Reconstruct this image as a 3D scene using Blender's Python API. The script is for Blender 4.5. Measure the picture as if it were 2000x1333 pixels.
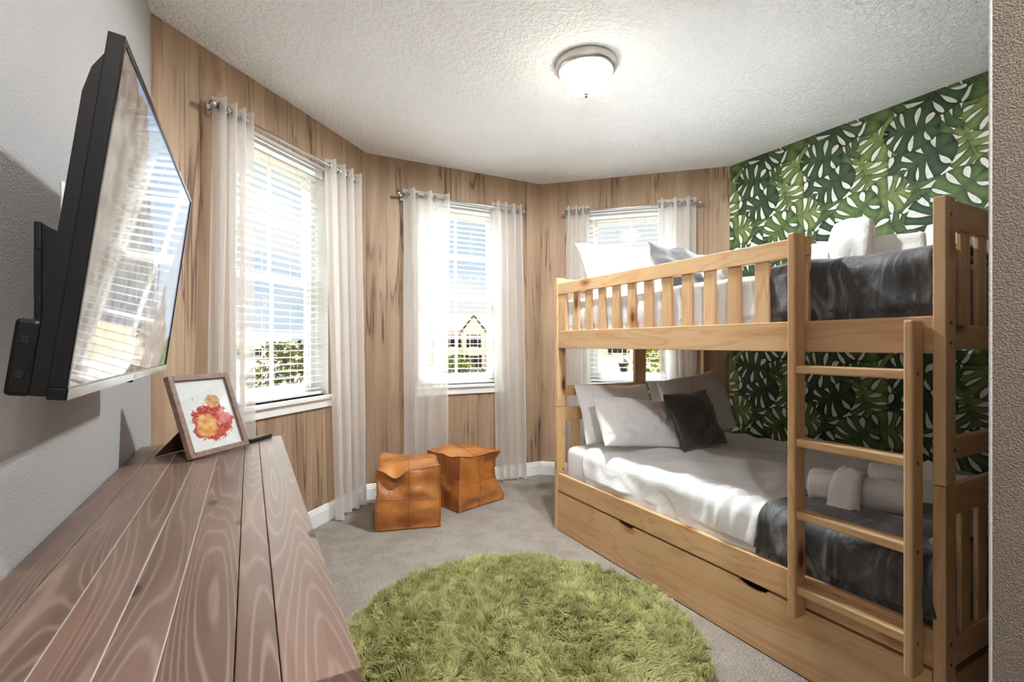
import bpy, bmesh, math, random
import numpy as np
from mathutils import Vector, Matrix

for o in list(bpy.data.objects): bpy.data.objects.remove(o)
S = bpy.context.scene
COL = S.collection
R = math.radians
PI = math.pi

# ---------------------------------------------------------------- camera
CAMZ, YAW, FPX, HOR = 1.233, R(28.23), 956.0, 671.6
cam = bpy.data.cameras.new('camera'); camo = bpy.data.objects.new('camera', cam); COL.objects.link(camo)
cam.sensor_fit = 'HORIZONTAL'; cam.sensor_width = 36.0; cam.lens = FPX * 36.0 / 2000.0
cam.shift_y = (HOR - 666.5) / 2000.0; cam.clip_start = 0.02; cam.clip_end = 400
camo.location = (0, 0, CAMZ); camo.rotation_euler = (R(90), 0, -YAW)
S.camera = camo

# ---------------------------------------------------------------- world: bright sky with soft clouds
W = bpy.data.worlds.new('sky'); S.world = W; W.use_nodes = True
nt = W.node_tree; nt.nodes.clear()
n_out = nt.nodes.new('ShaderNodeOutputWorld'); n_bg = nt.nodes.new('ShaderNodeBackground')
n_tc = nt.nodes.new('ShaderNodeTexCoord'); n_mp = nt.nodes.new('ShaderNodeMapping'); n_mp.inputs['Scale'].default_value = (1, 1, 2.2)
n_nz = nt.nodes.new('ShaderNodeTexNoise'); n_nz.inputs['Scale'].default_value = 3.2; n_nz.inputs['Detail'].default_value = 5
n_rp = nt.nodes.new('ShaderNodeValToRGB')
n_rp.color_ramp.elements[0].position = 0.46; n_rp.color_ramp.elements[0].color = (0.62, 0.77, 0.92, 1)
n_rp.color_ramp.elements[1].position = 0.62; n_rp.color_ramp.elements[1].color = (1.0, 1.0, 1.0, 1)
nt.links.new(n_tc.outputs['Generated'], n_mp.inputs[0]); nt.links.new(n_mp.outputs[0], n_nz.inputs['Vector'])
nt.links.new(n_nz.outputs['Fac'], n_rp.inputs[0]); nt.links.new(n_rp.outputs[0], n_bg.inputs['Color'])
n_bg.inputs['Strength'].default_value = 0.42
nt.links.new(n_bg.outputs[0], n_out.inputs[0])
# ---------------------------------------------------------------- high sun in front of the bay; the flat slats stop it and throw it on to the ceiling
sun = bpy.data.lights.new('sun', 'SUN'); sun.energy = 26.0; sun.angle = R(0.6); sun.color = (0.93, 0.965, 1.0)
suno = bpy.data.objects.new('sun', sun); COL.objects.link(suno); suno.rotation_euler = (R(-28), 0, R(6)); suno.location = (1.5, 14, 20)

S.view_settings.view_transform = 'Standard'; S.view_settings.look = 'None'
S.view_settings.gamma = 1.0; S.view_settings.use_curve_mapping = False
S.view_settings.exposure = 1.26
S.cycles.max_bounces = 12; S.cycles.diffuse_bounces = 8; S.cycles.glossy_bounces = 4
S.cycles.transparent_max_bounces = 24; S.cycles.transmission_bounces = 6
S.cycles.sample_clamp_indirect = 16.0; S.cycles.caustics_reflective = False; S.cycles.caustics_refractive = False

# ---------------------------------------------------------------- room numbers (metres)
LX, RX, Y1, X2, X3, Y2, H = -0.395, 3.593, 2.74, 0.815, 2.43, 3.95, 2.74
Y1R = Y2 - (RX - X3)      # far end of the right wall
NEARY, HALLX, HALLY = 0.2995, 0.95, -1.3
sq = math.sqrt(0.5)
WALLS = [  # origin, rotation, length, name
    ((LX, Y1, 0), R(45), (X2 - LX) / sq, 'wall_back_left'),
    ((X2, Y2, 0), 0.0, X3 - X2, 'wall_back'),
    ((X3, Y2, 0), R(-45), (RX - X3) / sq, 'wall_back_right')]
WIN_HW, WIN_Z0, WIN_Z1, WALL_T = 0.39, 0.875, 2.445, 0.16

# light portals in the three window openings (they emit nothing; they only guide the sky sampling)
for k, (o, rz, L, nm) in enumerate(WALLS):
    a = bpy.data.lights.new('window_portal', 'AREA'); a.shape = 'RECTANGLE'; a.size = 2 * WIN_HW; a.size_y = WIN_Z1 - WIN_Z0
    a.cycles.is_portal = True
    ao = bpy.data.objects.new('window_portal', a); COL.objects.link(ao)
    M = Matrix.Translation(o) @ Matrix.Rotation(rz, 4, 'Z')
    ao.matrix_world = M @ Matrix.Translation((L / 2, 0.155, (WIN_Z0 + WIN_Z1) / 2)) @ Matrix.Rotation(R(-90), 4, 'X')

# ================================================================ material helpers
class NT:
    def __init__(s, name):
        s.m = bpy.data.materials.new(name); s.m.use_nodes = True; s.t = s.m.node_tree; s.t.nodes.clear()
        s.out = s.t.nodes.new('ShaderNodeOutputMaterial')
    def n(s, typ, **kw):
        nd = s.t.nodes.new('ShaderNode' + typ)
        for k, v in kw.items():
            if k in nd.inputs: nd.inputs[k].default_value = v
            else: setattr(nd, k, v)
        return nd
    def l(s, a, b): s.t.links.new(a, b)
    def val(s, x, sock):
        if hasattr(x, 'is_output') or hasattr(x, 'links'): s.l(x, sock)
        else: sock.default_value = x
    def math(s, op, a, b=None, c=None, clamp=False):
        nd = s.n('Math', operation=op); nd.use_clamp = clamp
        s.val(a, nd.inputs[0])
        if b is not None: s.val(b, nd.inputs[1])
        if c is not None: s.val(c, nd.inputs[2])
        return nd.outputs[0]
    def coords(s, scale=(1, 1, 1), rand=True, kind='Object'):
        tc = s.n('TexCoord'); v = tc.outputs[kind]
        if rand:
            oi = s.n('ObjectInfo'); mu = s.n('VectorMath', operation='SCALE'); cx = s.n('CombineXYZ')
            s.l(oi.outputs['Random'], cx.inputs[0]); 
            f = s.math('MULTIPLY', oi.outputs['Random'], 7.31); s.l(f, cx.inputs[1])
            f2 = s.math('MULTIPLY', oi.outputs['Random'], 3.77); s.l(f2, cx.inputs[2])
            s.l(cx.outputs[0], mu.inputs[0]); mu.inputs['Scale'].default_value = 9.0
            ad = s.n('VectorMath', operation='ADD'); s.l(v, ad.inputs[0]); s.l(mu.outputs[0], ad.inputs[1]); v = ad.outputs[0]
        return v
    def scaled(s, v, scale):
        mp = s.n('Mapping'); mp.inputs['Scale'].default_value = scale; s.l(v, mp.inputs[0]); return mp.outputs[0]
    def noise(s, v, scale=1.0, detail=2.0, rough=0.5, dist=0.0):
        nd = s.n('TexNoise'); nd.inputs['Scale'].default_value = scale; nd.inputs['Detail'].default_value = detail
        nd.inputs['Roughness'].default_value = rough; nd.inputs['Distortion'].default_value = dist; s.l(v, nd.inputs['Vector']); return nd.outputs['Fac']
    def ramp(s, f, stops, interp='LINEAR'):
        nd = s.n('ValToRGB'); e = nd.color_ramp.elements; nd.color_ramp.interpolation = interp
        while len(e) < len(stops): e.new(0.5)
        for i, (p, c) in enumerate(stops):
            e[i].position = p; e[i].color = tuple(c) + (1,) if len(c) == 3 else c
        s.l(f, nd.inputs[0]); return nd.outputs[0]
    def mix(s, f, a, b, mode='MIX'):
        nd = s.n('Mix', data_type='RGBA', blend_type=mode); s.val(f, nd.inputs[0])
        for x, sock in ((a, nd.inputs[6]), (b, nd.inputs[7])):
            if isinstance(x, tuple): sock.default_value = x + (1,) if len(x) == 3 else x
            else: s.l(x, sock)
        return nd.outputs[2]
    def smooth(s, x, lo, hi):
        nd = s.n('MapRange', interpolation_type='SMOOTHSTEP'); s.val(x, nd.inputs[0]); nd.inputs[1].default_value = lo; nd.inputs[2].default_value = hi
        return nd.outputs[0]
    def bump(s, h, strength=0.3, dist=0.005):
        nd = s.n('Bump'); nd.inputs['Strength'].default_value = strength; nd.inputs['Distance'].default_value = dist; s.l(h, nd.inputs['Height']); return nd.outputs[0]
    def bsdf(s, col, rough=0.6, spec=0.4, metal=0.0, normal=None, **kw):
        b = s.n('BsdfPrincipled')
        if isinstance(col, tuple): b.inputs['Base Color'].default_value = col + (1,)
        else: s.l(col, b.inputs['Base Color'])
        s.val(rough, b.inputs['Roughness']); b.inputs['Specular IOR Level'].default_value = spec; b.inputs['Metallic'].default_value = metal
        if normal is not None: s.l(normal, b.inputs['Normal'])
        for k, v in kw.items(): b.inputs[k].default_value = v
        return b
    def done(s, sh):
        s.l(sh.outputs[0] if hasattr(sh, 'outputs') else sh, s.out.inputs[0]); return s.m

def srgb(r, g, b):
    f = lambda c: (c / 255 / 12.92) if c / 255 <= 0.04045 else ((c / 255 + 0.055) / 1.055) ** 2.4
    return (f(r), f(g), f(b))

def plain(name, col, rough=0.5, spec=0.4, metal=0.0, var=0.06, nscale=9.0, bump=0.0, bscale=60.0, bdist=0.004, sheen=0.0):
    m = NT(name); v = m.coords(rand=False)
    f = m.noise(v, nscale, 3)
    d = tuple(max(0, c * (1 - var)) for c in col); u = tuple(min(1, c * (1 + var)) for c in col)
    c = m.ramp(f, [(0.3, d), (0.7, u)])
    nrm = m.bump(m.noise(v, bscale, 3), bump, bdist) if bump else None
    b = m.bsdf(c, rough, spec, metal, nrm)
    if sheen: b.inputs['Sheen Weight'].default_value = sheen; b.inputs['Sheen Roughness'].default_value = 0.4
    return m.done(b)

def pine(axis):
    m = NT('pine_' + 'xyz'[axis]); v = m.coords()
    sc = [9.0, 9.0, 9.0]; sc[axis] = 0.9
    n1 = m.noise(m.scaled(v, tuple(sc)), 1.0, 2.5, 0.55, 0.6)
    ring = m.math('PINGPONG', m.math('MULTIPLY', n1, 9.0), 0.5)
    sc2 = [150.0] * 3; sc2[axis] = 5.0
    fine = m.noise(m.scaled(v, tuple(sc2)), 1.0, 2)
    base = m.ramp(n1, [(0.25, (0.50, 0.295, 0.140)), (0.5, (0.61, 0.395, 0.210)), (0.78, (0.67, 0.465, 0.270))])
    base = m.mix(m.math('MULTIPLY', m.smooth(ring, 0.28, 0.5), 0.5), base, (0.46, 0.24, 0.095))
    base = m.mix(m.math('MULTIPLY', fine, 0.22), base, (0.42, 0.22, 0.09))
    # knots
    sk = [6.0] * 3; sk[axis] = 2.6
    vo = m.n('TexVoronoi'); m.l(m.scaled(v, tuple(sk)), vo.inputs['Vector']); vo.inputs['Scale'].default_value = 1.0
    kd = vo.outputs['Distance']
    base = m.mix(m.smooth(kd, 0.22, 0.11), base, (0.40, 0.18, 0.06))
    base = m.mix(m.smooth(kd, 0.115, 0.075), base, (0.10, 0.035, 0.012))
    b = m.bsdf(base, 0.42, 0.45, 0, m.bump(fine, 0.08, 0.002))
    return m.done(b)

def wall_oak():
    m = NT('oak_plank_panel'); v = m.coords()
    n1 = m.noise(m.scaled(v, (7, 7, 0.55)), 1.0, 3, 0.6, 0.4)
    fine = m.noise(m.scaled(v, (75, 75, 1.6)), 1.0, 3, 0.6)
    base = m.ramp(n1, [(0.25, srgb(134, 109, 88)), (0.5, srgb(160, 134, 110)), (0.75, srgb(180, 155, 129))])
    base = m.mix(m.math('MULTIPLY', m.smooth(fine, 0.42, 0.75), 0.5), base, srgb(138, 108, 86))
    # long dark cracks
    n2 = m.noise(m.scaled(v, (8.5, 8.5, 0.42)), 1.0, 2.5, 0.6, 0.9)
    cr = m.smooth(m.math('ABSOLUTE', m.math('SUBTRACT', n2, 0.5)), 0.020, 0.003)
    msk = m.smooth(m.noise(m.scaled(v, (3, 3, 1.3)), 1.0, 2), 0.46, 0.60)
    base = m.mix(m.math('MULTIPLY', m.math('MULTIPLY', cr, msk), 0.9), base, srgb(70, 48, 36))
    soft = m.smooth(m.math('ABSOLUTE', m.math('SUBTRACT', n2, 0.5)), 0.06, 0.0)
    base = m.mix(m.math('MULTIPLY', m.math('MULTIPLY', soft, msk), 0.5), base, srgb(112, 82, 66))
    vo = m.n('TexVoronoi'); m.l(m.scaled(v, (4.6, 4.6, 1.7)), vo.inputs['Vector']); vo.inputs['Scale'].default_value = 1.0
    kd = m.math('ADD', vo.outputs['Distance'], m.math('MULTIPLY', m.math('SUBTRACT', fine, 0.5), 0.05))
    base = m.mix(m.math('MULTIPLY', m.smooth(kd, 0.16, 0.07), 0.55), base, srgb(112, 78, 58))
    base = m.mix(m.smooth(kd, 0.065, 0.035), base, srgb(60, 40, 30))
    oi = m.n('ObjectInfo'); tone = m.math('MULTIPLY_ADD', oi.outputs['Random'], 0.16, 0.92)
    hs = m.n('HueSaturation'); m.l(base, hs.inputs['Color']); m.l(tone, hs.inputs['Value']); hs.inputs['Saturation'].default_value = 1.0
    b = m.bsdf(hs.outputs[0], 0.62, 0.3, 0, m.bump(fine, 0.1, 0.002))
    return m.done(b)

def stained_board():
    m = NT('stained_pine_board'); v = m.coords()
    n1 = m.noise(m.scaled(v, (7.5, 0.5, 7.5)), 1.0, 1.0, 0.5, 0.0)
    rg = m.math('PINGPONG', m.math('MULTIPLY', n1, 34.0), 0.5)
    fine = m.noise(m.scaled(v, (120, 4, 120)), 1.0, 2)
    saw = m.noise(m.scaled(v, (3, 190, 3)), 1.0, 2)
    base = m.ramp(m.noise(m.scaled(v, (4, 1.3, 4)), 1.0, 3), [(0.3, srgb(82, 61, 51)), (0.55, srgb(107, 85, 74)), (0.75, srgb(121, 91, 77))])
    base = m.mix(m.math('MULTIPLY', m.smooth(rg, 0.28, 0.5), 0.22), base, srgb(178, 156, 143))
    base = m.mix(m.math('MULTIPLY', m.smooth(fine, 0.45, 0.8), 0.4), base, srgb(84, 60, 50))
    vo = m.n('TexVoronoi'); m.l(m.scaled(v, (6.5, 3.0, 6.5)), vo.inputs['Vector']); vo.inputs['Scale'].default_value = 1.0
    kd = vo.outputs['Distance']
    base = m.mix(m.smooth(kd, 0.105, 0.07), base, srgb(48, 32, 29))
    oi = m.n('ObjectInfo'); hs = m.n('HueSaturation'); m.l(base, hs.inputs['Color']); m.l(m.math('MULTIPLY_ADD', oi.outputs['Random'], 0.25, 0.9), hs.inputs['Value'])
    h = m.math('ADD', m.math('MULTIPLY', rg, 0.5), m.math('MULTIPLY', saw, 0.5))
    b = m.bsdf(hs.outputs[0], 0.34, 0.7, 0, m.bump(h, 0.22, 0.0012))
    return m.done(b)

def painted_wall(name, col, scale=150.0, strength=0.25, dist=0.003):
    m = NT(name); v = m.coords(rand=False)
    f = m.noise(v, scale, 2.5, 0.55)
    c = m.ramp(m.noise(v, 1.7, 2), [(0.3, tuple(x * 0.97 for x in col)), (0.7, tuple(min(1, x * 1.03) for x in col))])
    return m.done(m.bsdf(c, 0.75, 0.25, 0, m.bump(m.smooth(f, 0.4, 0.62), strength, dist)))

def carpet_mat():
    m = NT('carpet_pile'); v = m.coords(rand=False)
    f = m.noise(v, 170, 3, 0.75); g = m.noise(v, 60, 2); big = m.noise(v, 6.0, 5, 0.7)
    c = m.ramp(f, [(0.32, srgb(110, 99, 90)), (0.5, srgb(172, 162, 153)), (0.66, srgb(218, 210, 203))])
    c = m.mix(m.math('MULTIPLY', m.smooth(big, 0.42, 0.6), 0.35), c, srgb(138, 126, 115))
    h = m.math('ADD', f, m.math('MULTIPLY', g, 0.8))
    return m.done(m.bsdf(c, 0.95, 0.1, 0, m.bump(h, 0.9, 0.012)))

def cloth(name, col, wr=0.0, rough=0.9, sheen=0.2, weave=420.0, var=0.04):
    m = NT(name); v = m.coords(rand=False)
    w = m.noise(v, weave, 1)
    cr = m.noise(m.scaled(v, (1, 1, 1)), 14, 4, 0.6, 1.2)
    c = m.ramp(m.noise(v, 5, 3), [(0.3, tuple(x * (1 - var) for x in col)), (0.7, tuple(min(1, x * (1 + var)) for x in col))])
    h = m.math('ADD', m.math('MULTIPLY', w, 0.15), m.math('MULTIPLY', cr, wr))
    b = m.bsdf(c, rough, 0.15, 0, m.bump(h, 0.5, 0.01)); b.inputs['Sheen Weight'].default_value = sheen
    return m.done(b)

def plush(name, col):
    m = NT(name); v = m.coords(rand=False)
    st = m.noise(m.scaled(v, (9, 14, 5)), 1.0, 4, 0.6, 1.5)
    c = m.ramp(st, [(0.34, tuple(x * 0.5 for x in col)), (0.52, col), (0.70, tuple(x * 3.2 for x in col))])  # lighter streaks paint the plush sheen into its colour
    fu = m.noise(v, 300, 2)
    b = m.bsdf(c, 0.55, 0.3, 0, m.bump(m.math('ADD', m.math('MULTIPLY', fu, 0.2), st), 0.45, 0.012))
    b.inputs['Sheen Weight'].default_value = 0.9; b.inputs['Sheen Roughness'].default_value = 0.35; b.inputs['Sheen Tint'].default_value = (0.8, 0.82, 0.88, 1)
    return m.done(b)

def sheer_mat():
    m = NT('sheer_linen'); v = m.coords(rand=False)
    w = m.noise(m.scaled(v, (260, 260, 30)), 1.0, 1)
    c = m.ramp(w, [(0.3, (0.87, 0.85, 0.825)), (0.7, (0.95, 0.935, 0.915))])
    d = m.n('BsdfDiffuse'); m.l(c, d.inputs[0]); t = m.n('BsdfTranslucent'); m.l(c, t.inputs[0])
    tr = m.n('BsdfTransparent'); tr.inputs[0].default_value = (1, 0.985, 0.97, 1)
    a = m.n('MixShader'); a.inputs[0].default_value = 0.50; m.l(d.outputs[0], a.inputs[1]); m.l(t.outputs[0], a.inputs[2])
    lw = m.n('LayerWeight'); lw.inputs['Blend'].default_value = 0.35
    f = m.math('MULTIPLY_ADD', lw.outputs['Facing'], 0.42, 0.56, clamp=True)
    b = m.n('MixShader'); m.l(f, b.inputs[0]); m.l(tr.outputs[0], b.inputs[1]); m.l(a.outputs[0], b.inputs[2])
    return m.done(b)

def pane_mat():
    m = NT('window_glass'); tr = m.n('BsdfTransparent'); tr.inputs[0].default_value = (0.965, 0.975, 0.975, 1)
    g = m.n('BsdfGlossy'); g.inputs['Roughness'].default_value = 0.02
    lw = m.n('LayerWeight'); lw.inputs['Blend'].default_value = 0.5
    fr = m.math('MULTIPLY_ADD', m.math('POWER', lw.outputs['Facing'], 5.0), 0.6, 0.03)
    b = m.n('MixShader'); m.l(fr, b.inputs[0]); m.l(tr.outputs[0], b.inputs[1]); m.l(g.outputs[0], b.inputs[2])
    return m.done(b)

def vcol_mat(name, rough=0.6, streak=0.0):
    m = NT(name); a = m.n('Attribute'); a.attribute_name = 'Col'; c = a.outputs['Color']
    if streak:
        v = m.coords(rand=False); f = m.noise(v, 42, 3, 0.6, 0.6)
        c = m.mix(m.math('MULTIPLY', m.smooth(f, 0.42, 0.66), streak), c, m.mix(1.0, c, (0.42, 0.45, 0.42), 'MULTIPLY'))
    return m.done(m.bsdf(c, rough, 0.2))

def leather_mat():
    m = NT('tan_leather'); v = m.coords(rand=False)
    f = m.noise(v, 5, 4, 0.6); g = m.noise(v, 90, 3); wr = m.noise(v, 11, 4, 0.6, 1.5)
    c = m.ramp(f, [(0.28, (0.235, 0.075, 0.016)), (0.5, (0.40, 0.14, 0.030)), (0.74, (0.55, 0.225, 0.058))])
    h = m.math('ADD', m.math('MULTIPLY', g, 0.22), m.math('MULTIPLY', wr, 0.9))
    return m.done(m.bsdf(c, 0.34, 0.6, 0, m.bump(h, 0.5, 0.010)))

M = dict(
    pine=[pine(0), pine(1), pine(2)], oak=wall_oak(), board=stained_board(),
    grey_wall=painted_wall('grey_painted_drywall', srgb(168, 165, 164), 170, 0.25),
    ceil=painted_wall('knockdown_ceiling', srgb(245, 246, 248), 44, 0.6, 0.009),
    paper=plain('white_wallpaper', (0.78, 0.765, 0.72), 0.7, 0.2, var=0.02),
    print=vcol_mat('printed_leaf_ink', 0.6, 0.3),
    carpet=carpet_mat(), white=plain('white_trim_paint', (0.80, 0.79, 0.775), 0.42, 0.4, var=0.01),
    vinyl=plain('white_vinyl', (0.82, 0.82, 0.82), 0.4, 0.4, var=0.01), slat=plain('white_slat', (0.84, 0.835, 0.82), 0.45, 0.35, var=0.01),
    cord=plain('blind_cord', (0.55, 0.54, 0.52), 0.8), pane=pane_mat(), sheer=sheer_mat(),
    nickel=plain('brushed_nickel', (0.55, 0.53, 0.51), 0.32, 0.5, 1.0, var=0.05), brass=plain('aged_bronze', (0.16, 0.13, 0.10), 0.4, 0.5, 1.0),
    black=plain('black_plastic', (0.004, 0.004, 0.0043), 0.42, 0.22), gloss=plain('glossy_black_plastic', (0.004, 0.004, 0.0045), 0.16, 0.3),
    steel=plain('dark_steel', (0.010, 0.010, 0.0105), 0.5, 0.3, 0.2), silver=plain('silver_edge', (0.55, 0.56, 0.57), 0.22, 0.5, 1.0),
    sheet=cloth('white_cotton_sheet', (0.80, 0.80, 0.81), 0.8), pillow=cloth('white_pillow_cotton', (0.84, 0.83, 0.835), 1.0),
    tick=cloth('mattress_ticking', (0.70, 0.70, 0.71), 0.5), grey=cloth('charcoal_cushion_cloth', (0.060, 0.057, 0.056), 0.4, sheen=0.5),
    plush=plush('grey_plush', (0.068, 0.067, 0.070)), terry=cloth('white_terry', (0.84, 0.82, 0.80), 1.0, 0.95, 0.5, 240.0),
    leather=leather_mat(), seam=plain('leather_seam', (0.20, 0.060, 0.014), 0.5), darkwood=plain('dark_walnut_stain', srgb(58, 38, 29), 0.45, 0.4, var=0.2, nscale=30),
    frame=plain('grey_wood_moulding', srgb(122, 98, 88), 0.5, 0.35, var=0.25, nscale=40), frameside=plain('dark_frame_side', srgb(62, 46, 40), 0.6), mdf=plain('brown_backing_board', srgb(74, 48, 34), 0.8),
    asphalt=plain('pale_asphalt', (0.24, 0.20, 0.18), 0.9, 0.1, var=0.1, nscale=3), grass=plain('dry_lawn', (0.16, 0.138, 0.085), 0.95, 0.1, var=0.35, nscale=0.8),
    stucco=plain('cream_stucco', (0.80, 0.745, 0.67), 0.9, 0.1), stucco2=plain('white_stucco', (0.84, 0.80, 0.73), 0.9, 0.1), roof=plain('tan_roof_shingle', (0.13, 0.092, 0.068), 0.9, 0.1, var=0.25, nscale=6),
    hglass=plain('dark_house_glass', (0.006, 0.007, 0.008), 0.15, 0.3), shutter=plain('brown_shutter', (0.008, 0.007, 0.006), 0.7), bark=plain('bark', (0.012, 0.009, 0.007), 0.9),
    leaf=vcol_mat('tree_leaf', 0.6), socket=plain('white_wall_plate', (0.75, 0.74, 0.72), 0.35, 0.4, var=0.0))

# ================================================================ mesh helpers
def mesh(name, V, F, mat, parent=None, loc=None, smooth=False, mats=None, fm=None):
    me = bpy.data.meshes.new(name); me.from_pydata([tuple(v) for v in V], [], [tuple(f) for f in F])
    for m_ in (mats or [mat]): me.materials.append(m_)
    if fm is not None: me.polygons.foreach_set('material_index', fm)
    if smooth: me.polygons.foreach_set('use_smooth', [True] * len(me.polygons))
    me.update()
    return link(name, me, parent, loc)
def link(name, me, parent=None, loc=None):
    o = bpy.data.objects.new(name, me); COL.objects.link(o)
    if loc is not None: o.location = loc
    if parent is not None: o.parent = parent
    return o
def empty(name, loc=(0, 0, 0), rz=0.0, parent=None):
    o = bpy.data.objects.new(name, None); COL.objects.link(o); o.location = loc; o.rotation_euler = (0, 0, rz); o.empty_display_size = 0.05
    if parent is not None: o.parent = parent
    return o
def tag(o, label, cat, group=None):
    o['label'] = label; o['category'] = cat
    if group: o['group'] = group
    return o
def struct(o, label=None):
    o['kind'] = 'structure'
    if label: o['label'] = label
    return o

class G:
    """collects primitives into one mesh"""
    def __init__(s): s.V = []; s.F = []; s.base = Vector((0, 0, 0))
    def add(s, V, F):
        k = len(s.V); s.V += [tuple(v) for v in V]; s.F += [tuple(i + k for i in f) for f in F]; return s
    def box(s, a, b, bev=0.0):
        x0, y0, z0 = [min(a[i], b[i]) for i in range(3)]; x1, y1, z1 = [max(a[i], b[i]) for i in range(3)]
        if bev <= 0:
            return s.add([(x0, y0, z0), (x1, y0, z0), (x1, y1, z0), (x0, y1, z0), (x0, y0, z1), (x1, y0, z1), (x1, y1, z1), (x0, y1, z1)],
                         [(0, 3, 2, 1), (4, 5, 6, 7), (0, 1, 5, 4), (1, 2, 6, 5), (2, 3, 7, 6), (3, 0, 4, 7)])
        bm = bmesh.new(); bmesh.ops.create_cube(bm, size=1.0)
        for v in bm.verts: v.co = Vector(((x0 + x1) / 2 + v.co.x * (x1 - x0), (y0 + y1) / 2 + v.co.y * (y1 - y0), (z0 + z1) / 2 + v.co.z * (z1 - z0)))
        bmesh.ops.bevel(bm, geom=list(bm.edges), offset=bev, segments=2, profile=0.5, affect='EDGES', clamp_overlap=True)
        bm.verts.index_update(); s.add([v.co[:] for v in bm.verts], [[v.index for v in f.verts] for f in bm.faces]); bm.free(); return s
    def grid(s, P, closed_u=False, closed_v=False):
        P = np.asarray(P); nu, nv = P.shape[:2]; F = []
        for i in range(nu - (0 if closed_u else 1)):
            for j in range(nv - (0 if closed_v else 1)):
                i2, j2 = (i + 1) % nu, (j + 1) % nv
                F.append((i * nv + j, i2 * nv + j, i2 * nv + j2, i * nv + j2))
        return s.add(P.reshape(-1, 3), F)
    def tube(s, pts, r, n=8, cap=True, closed=False):
        pts = [Vector(p) for p in pts]; rr = r if hasattr(r, '__len__') else [r] * len(pts); rings = []
        up = Vector((0, 0, 1))
        for i, p in enumerate(pts):
            a = pts[i - 1] if (i > 0 or closed) else p; b = pts[(i + 1) % len(pts)] if (i < len(pts) - 1 or closed) else p
            d = (b - a).normalized() if (b - a).length > 1e-9 else Vector((0, 0, 1))
            u = d.cross(up if abs(d.dot(up)) < 0.95 else Vector((1, 0, 0))).normalized(); w = d.cross(u)
            rings.append([(p + (u * math.cos(2 * PI * k / n) + w * math.sin(2 * PI * k / n)) * rr[i])[:] for k in range(n)])
        k0 = len(s.V); s.grid(rings, closed_u=closed, closed_v=True)
        if cap and not closed:
            s.F.append(tuple(k0 + k for k in range(n))[::-1]); s.F.append(tuple(k0 + (len(pts) - 1) * n + k for k in range(n)))
        return s
    def lathe(s, prof, c=(0, 0, 0), n=32):
        rings = [[(c[0] + r * math.cos(2 * PI * k / n), c[1] + r * math.sin(2 * PI * k / n), c[2] + z) for k in range(n)] for r, z in prof]
        return s.grid(rings, closed_v=True)
    def torus(s, c, axis, R_, r, n=20, m=8):
        a = Vector(axis).normalized(); u = a.orthogonal().normalized(); w = a.cross(u); c = Vector(c)
        return s.tube([c + (u * math.cos(2 * PI * k / n) + w * math.sin(2 * PI * k / n)) * R_ for k in range(n)], r, m, closed=True)
    def prism(s, poly, axis, a, b):
        """extrude a 2-d polygon along axis 0/1/2 from a to b; poly holds the other two coordinates in order"""
        def mk(p, t):
            q = list(p); q.insert(axis, t); return tuple(q)
        n = len(poly); V = [mk(p, a) for p in poly] + [mk(p, b) for p in poly]
        return s.add(V, [tuple(range(n))[::-1], tuple(range(n, 2 * n))] + [(i, (i + 1) % n, n + (i + 1) % n, n + i) for i in range(n)])
    def put(s, name, mat, parent=None, loc=None, smooth=False, off=None):
        V = s.V if off is None else [(v[0] - off[0], v[1] - off[1], v[2] - off[2]) for v in s.V]
        o = mesh(name, V, s.F, mat, parent, loc, smooth)
        if smooth == 'auto':
            pass
        return o

rng = np.random.default_rng(7)
random.seed(7)
class Wob:
    """smooth pseudo-random field: sums of sines"""
    def __init__(s, seed, n=10, f0=1.0, f1=4.0, dim=2):
        r = np.random.default_rng(seed); d = r.normal(size=(n, dim)); d /= np.linalg.norm(d, axis=1)[:, None]
        f = np.exp(r.uniform(math.log(f0), math.log(f1), n)); s.k = d * f[:, None] * 2 * PI; s.p = r.uniform(0, 2 * PI, n); s.a = (f0 / f) ** 0.7; s.a /= np.sqrt((s.a ** 2).sum() / 2)
    def __call__(s, P):
        P = np.asarray(P, float); return (np.sin(P @ s.k.T + s.p) * s.a).sum(-1)

# ================================================================ THE SETTING
# floor, ceiling
poly = [(LX, HALLY), (HALLX, HALLY), (HALLX, NEARY), (RX, NEARY), (RX, Y1R), (X3, Y2), (X2, Y2), (LX, Y1)]
struct(G().prism(poly, 2, -0.12, 0.0).put('floor', M['carpet']), 'greige cut pile carpet over the whole floor')
struct(G().prism(poly, 2, H, H + 0.15).put('ceiling', M['ceil']), 'white knockdown textured ceiling')
T = WALL_T
struct(G().box((LX - T, HALLY - T, -0.1), (LX, Y1 + T * 0.41, H + 0.1)).put('wall_left', M['grey_wall']), 'grey painted textured wall behind the television')
struct(G().box((RX + 0, NEARY - T, -0.1), (RX + T, Y1R + T * 0.41, H + 0.1)).put('wall_right', M['paper']), 'white wall with monstera leaf wallpaper beside the bunk bed')
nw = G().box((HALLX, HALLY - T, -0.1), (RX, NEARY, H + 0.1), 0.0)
struct(nw.put('wall_near_right', painted_wall('taupe_textured_drywall', (0.17, 0.136, 0.110), 340, 0.7, 0.003)), 'dark taupe textured wall end at the right edge')
struct(G().box((LX, HALLY - T, -0.1), (HALLX, HALLY, H + 0.1)).put('wall_hall', M['grey_wall']), 'grey wall at the end of the entry')
struct(G().tube([(HALLX + 0.0015, NEARY - 0.0015, 0.0), (HALLX + 0.0015, NEARY - 0.0015, H)], 0.0026, 8).put('trim_1', M['grey_wall']), 'rounded corner bead on the near wall end')  # lighter than the wall: the bead's highlight is put into its colour

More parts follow.
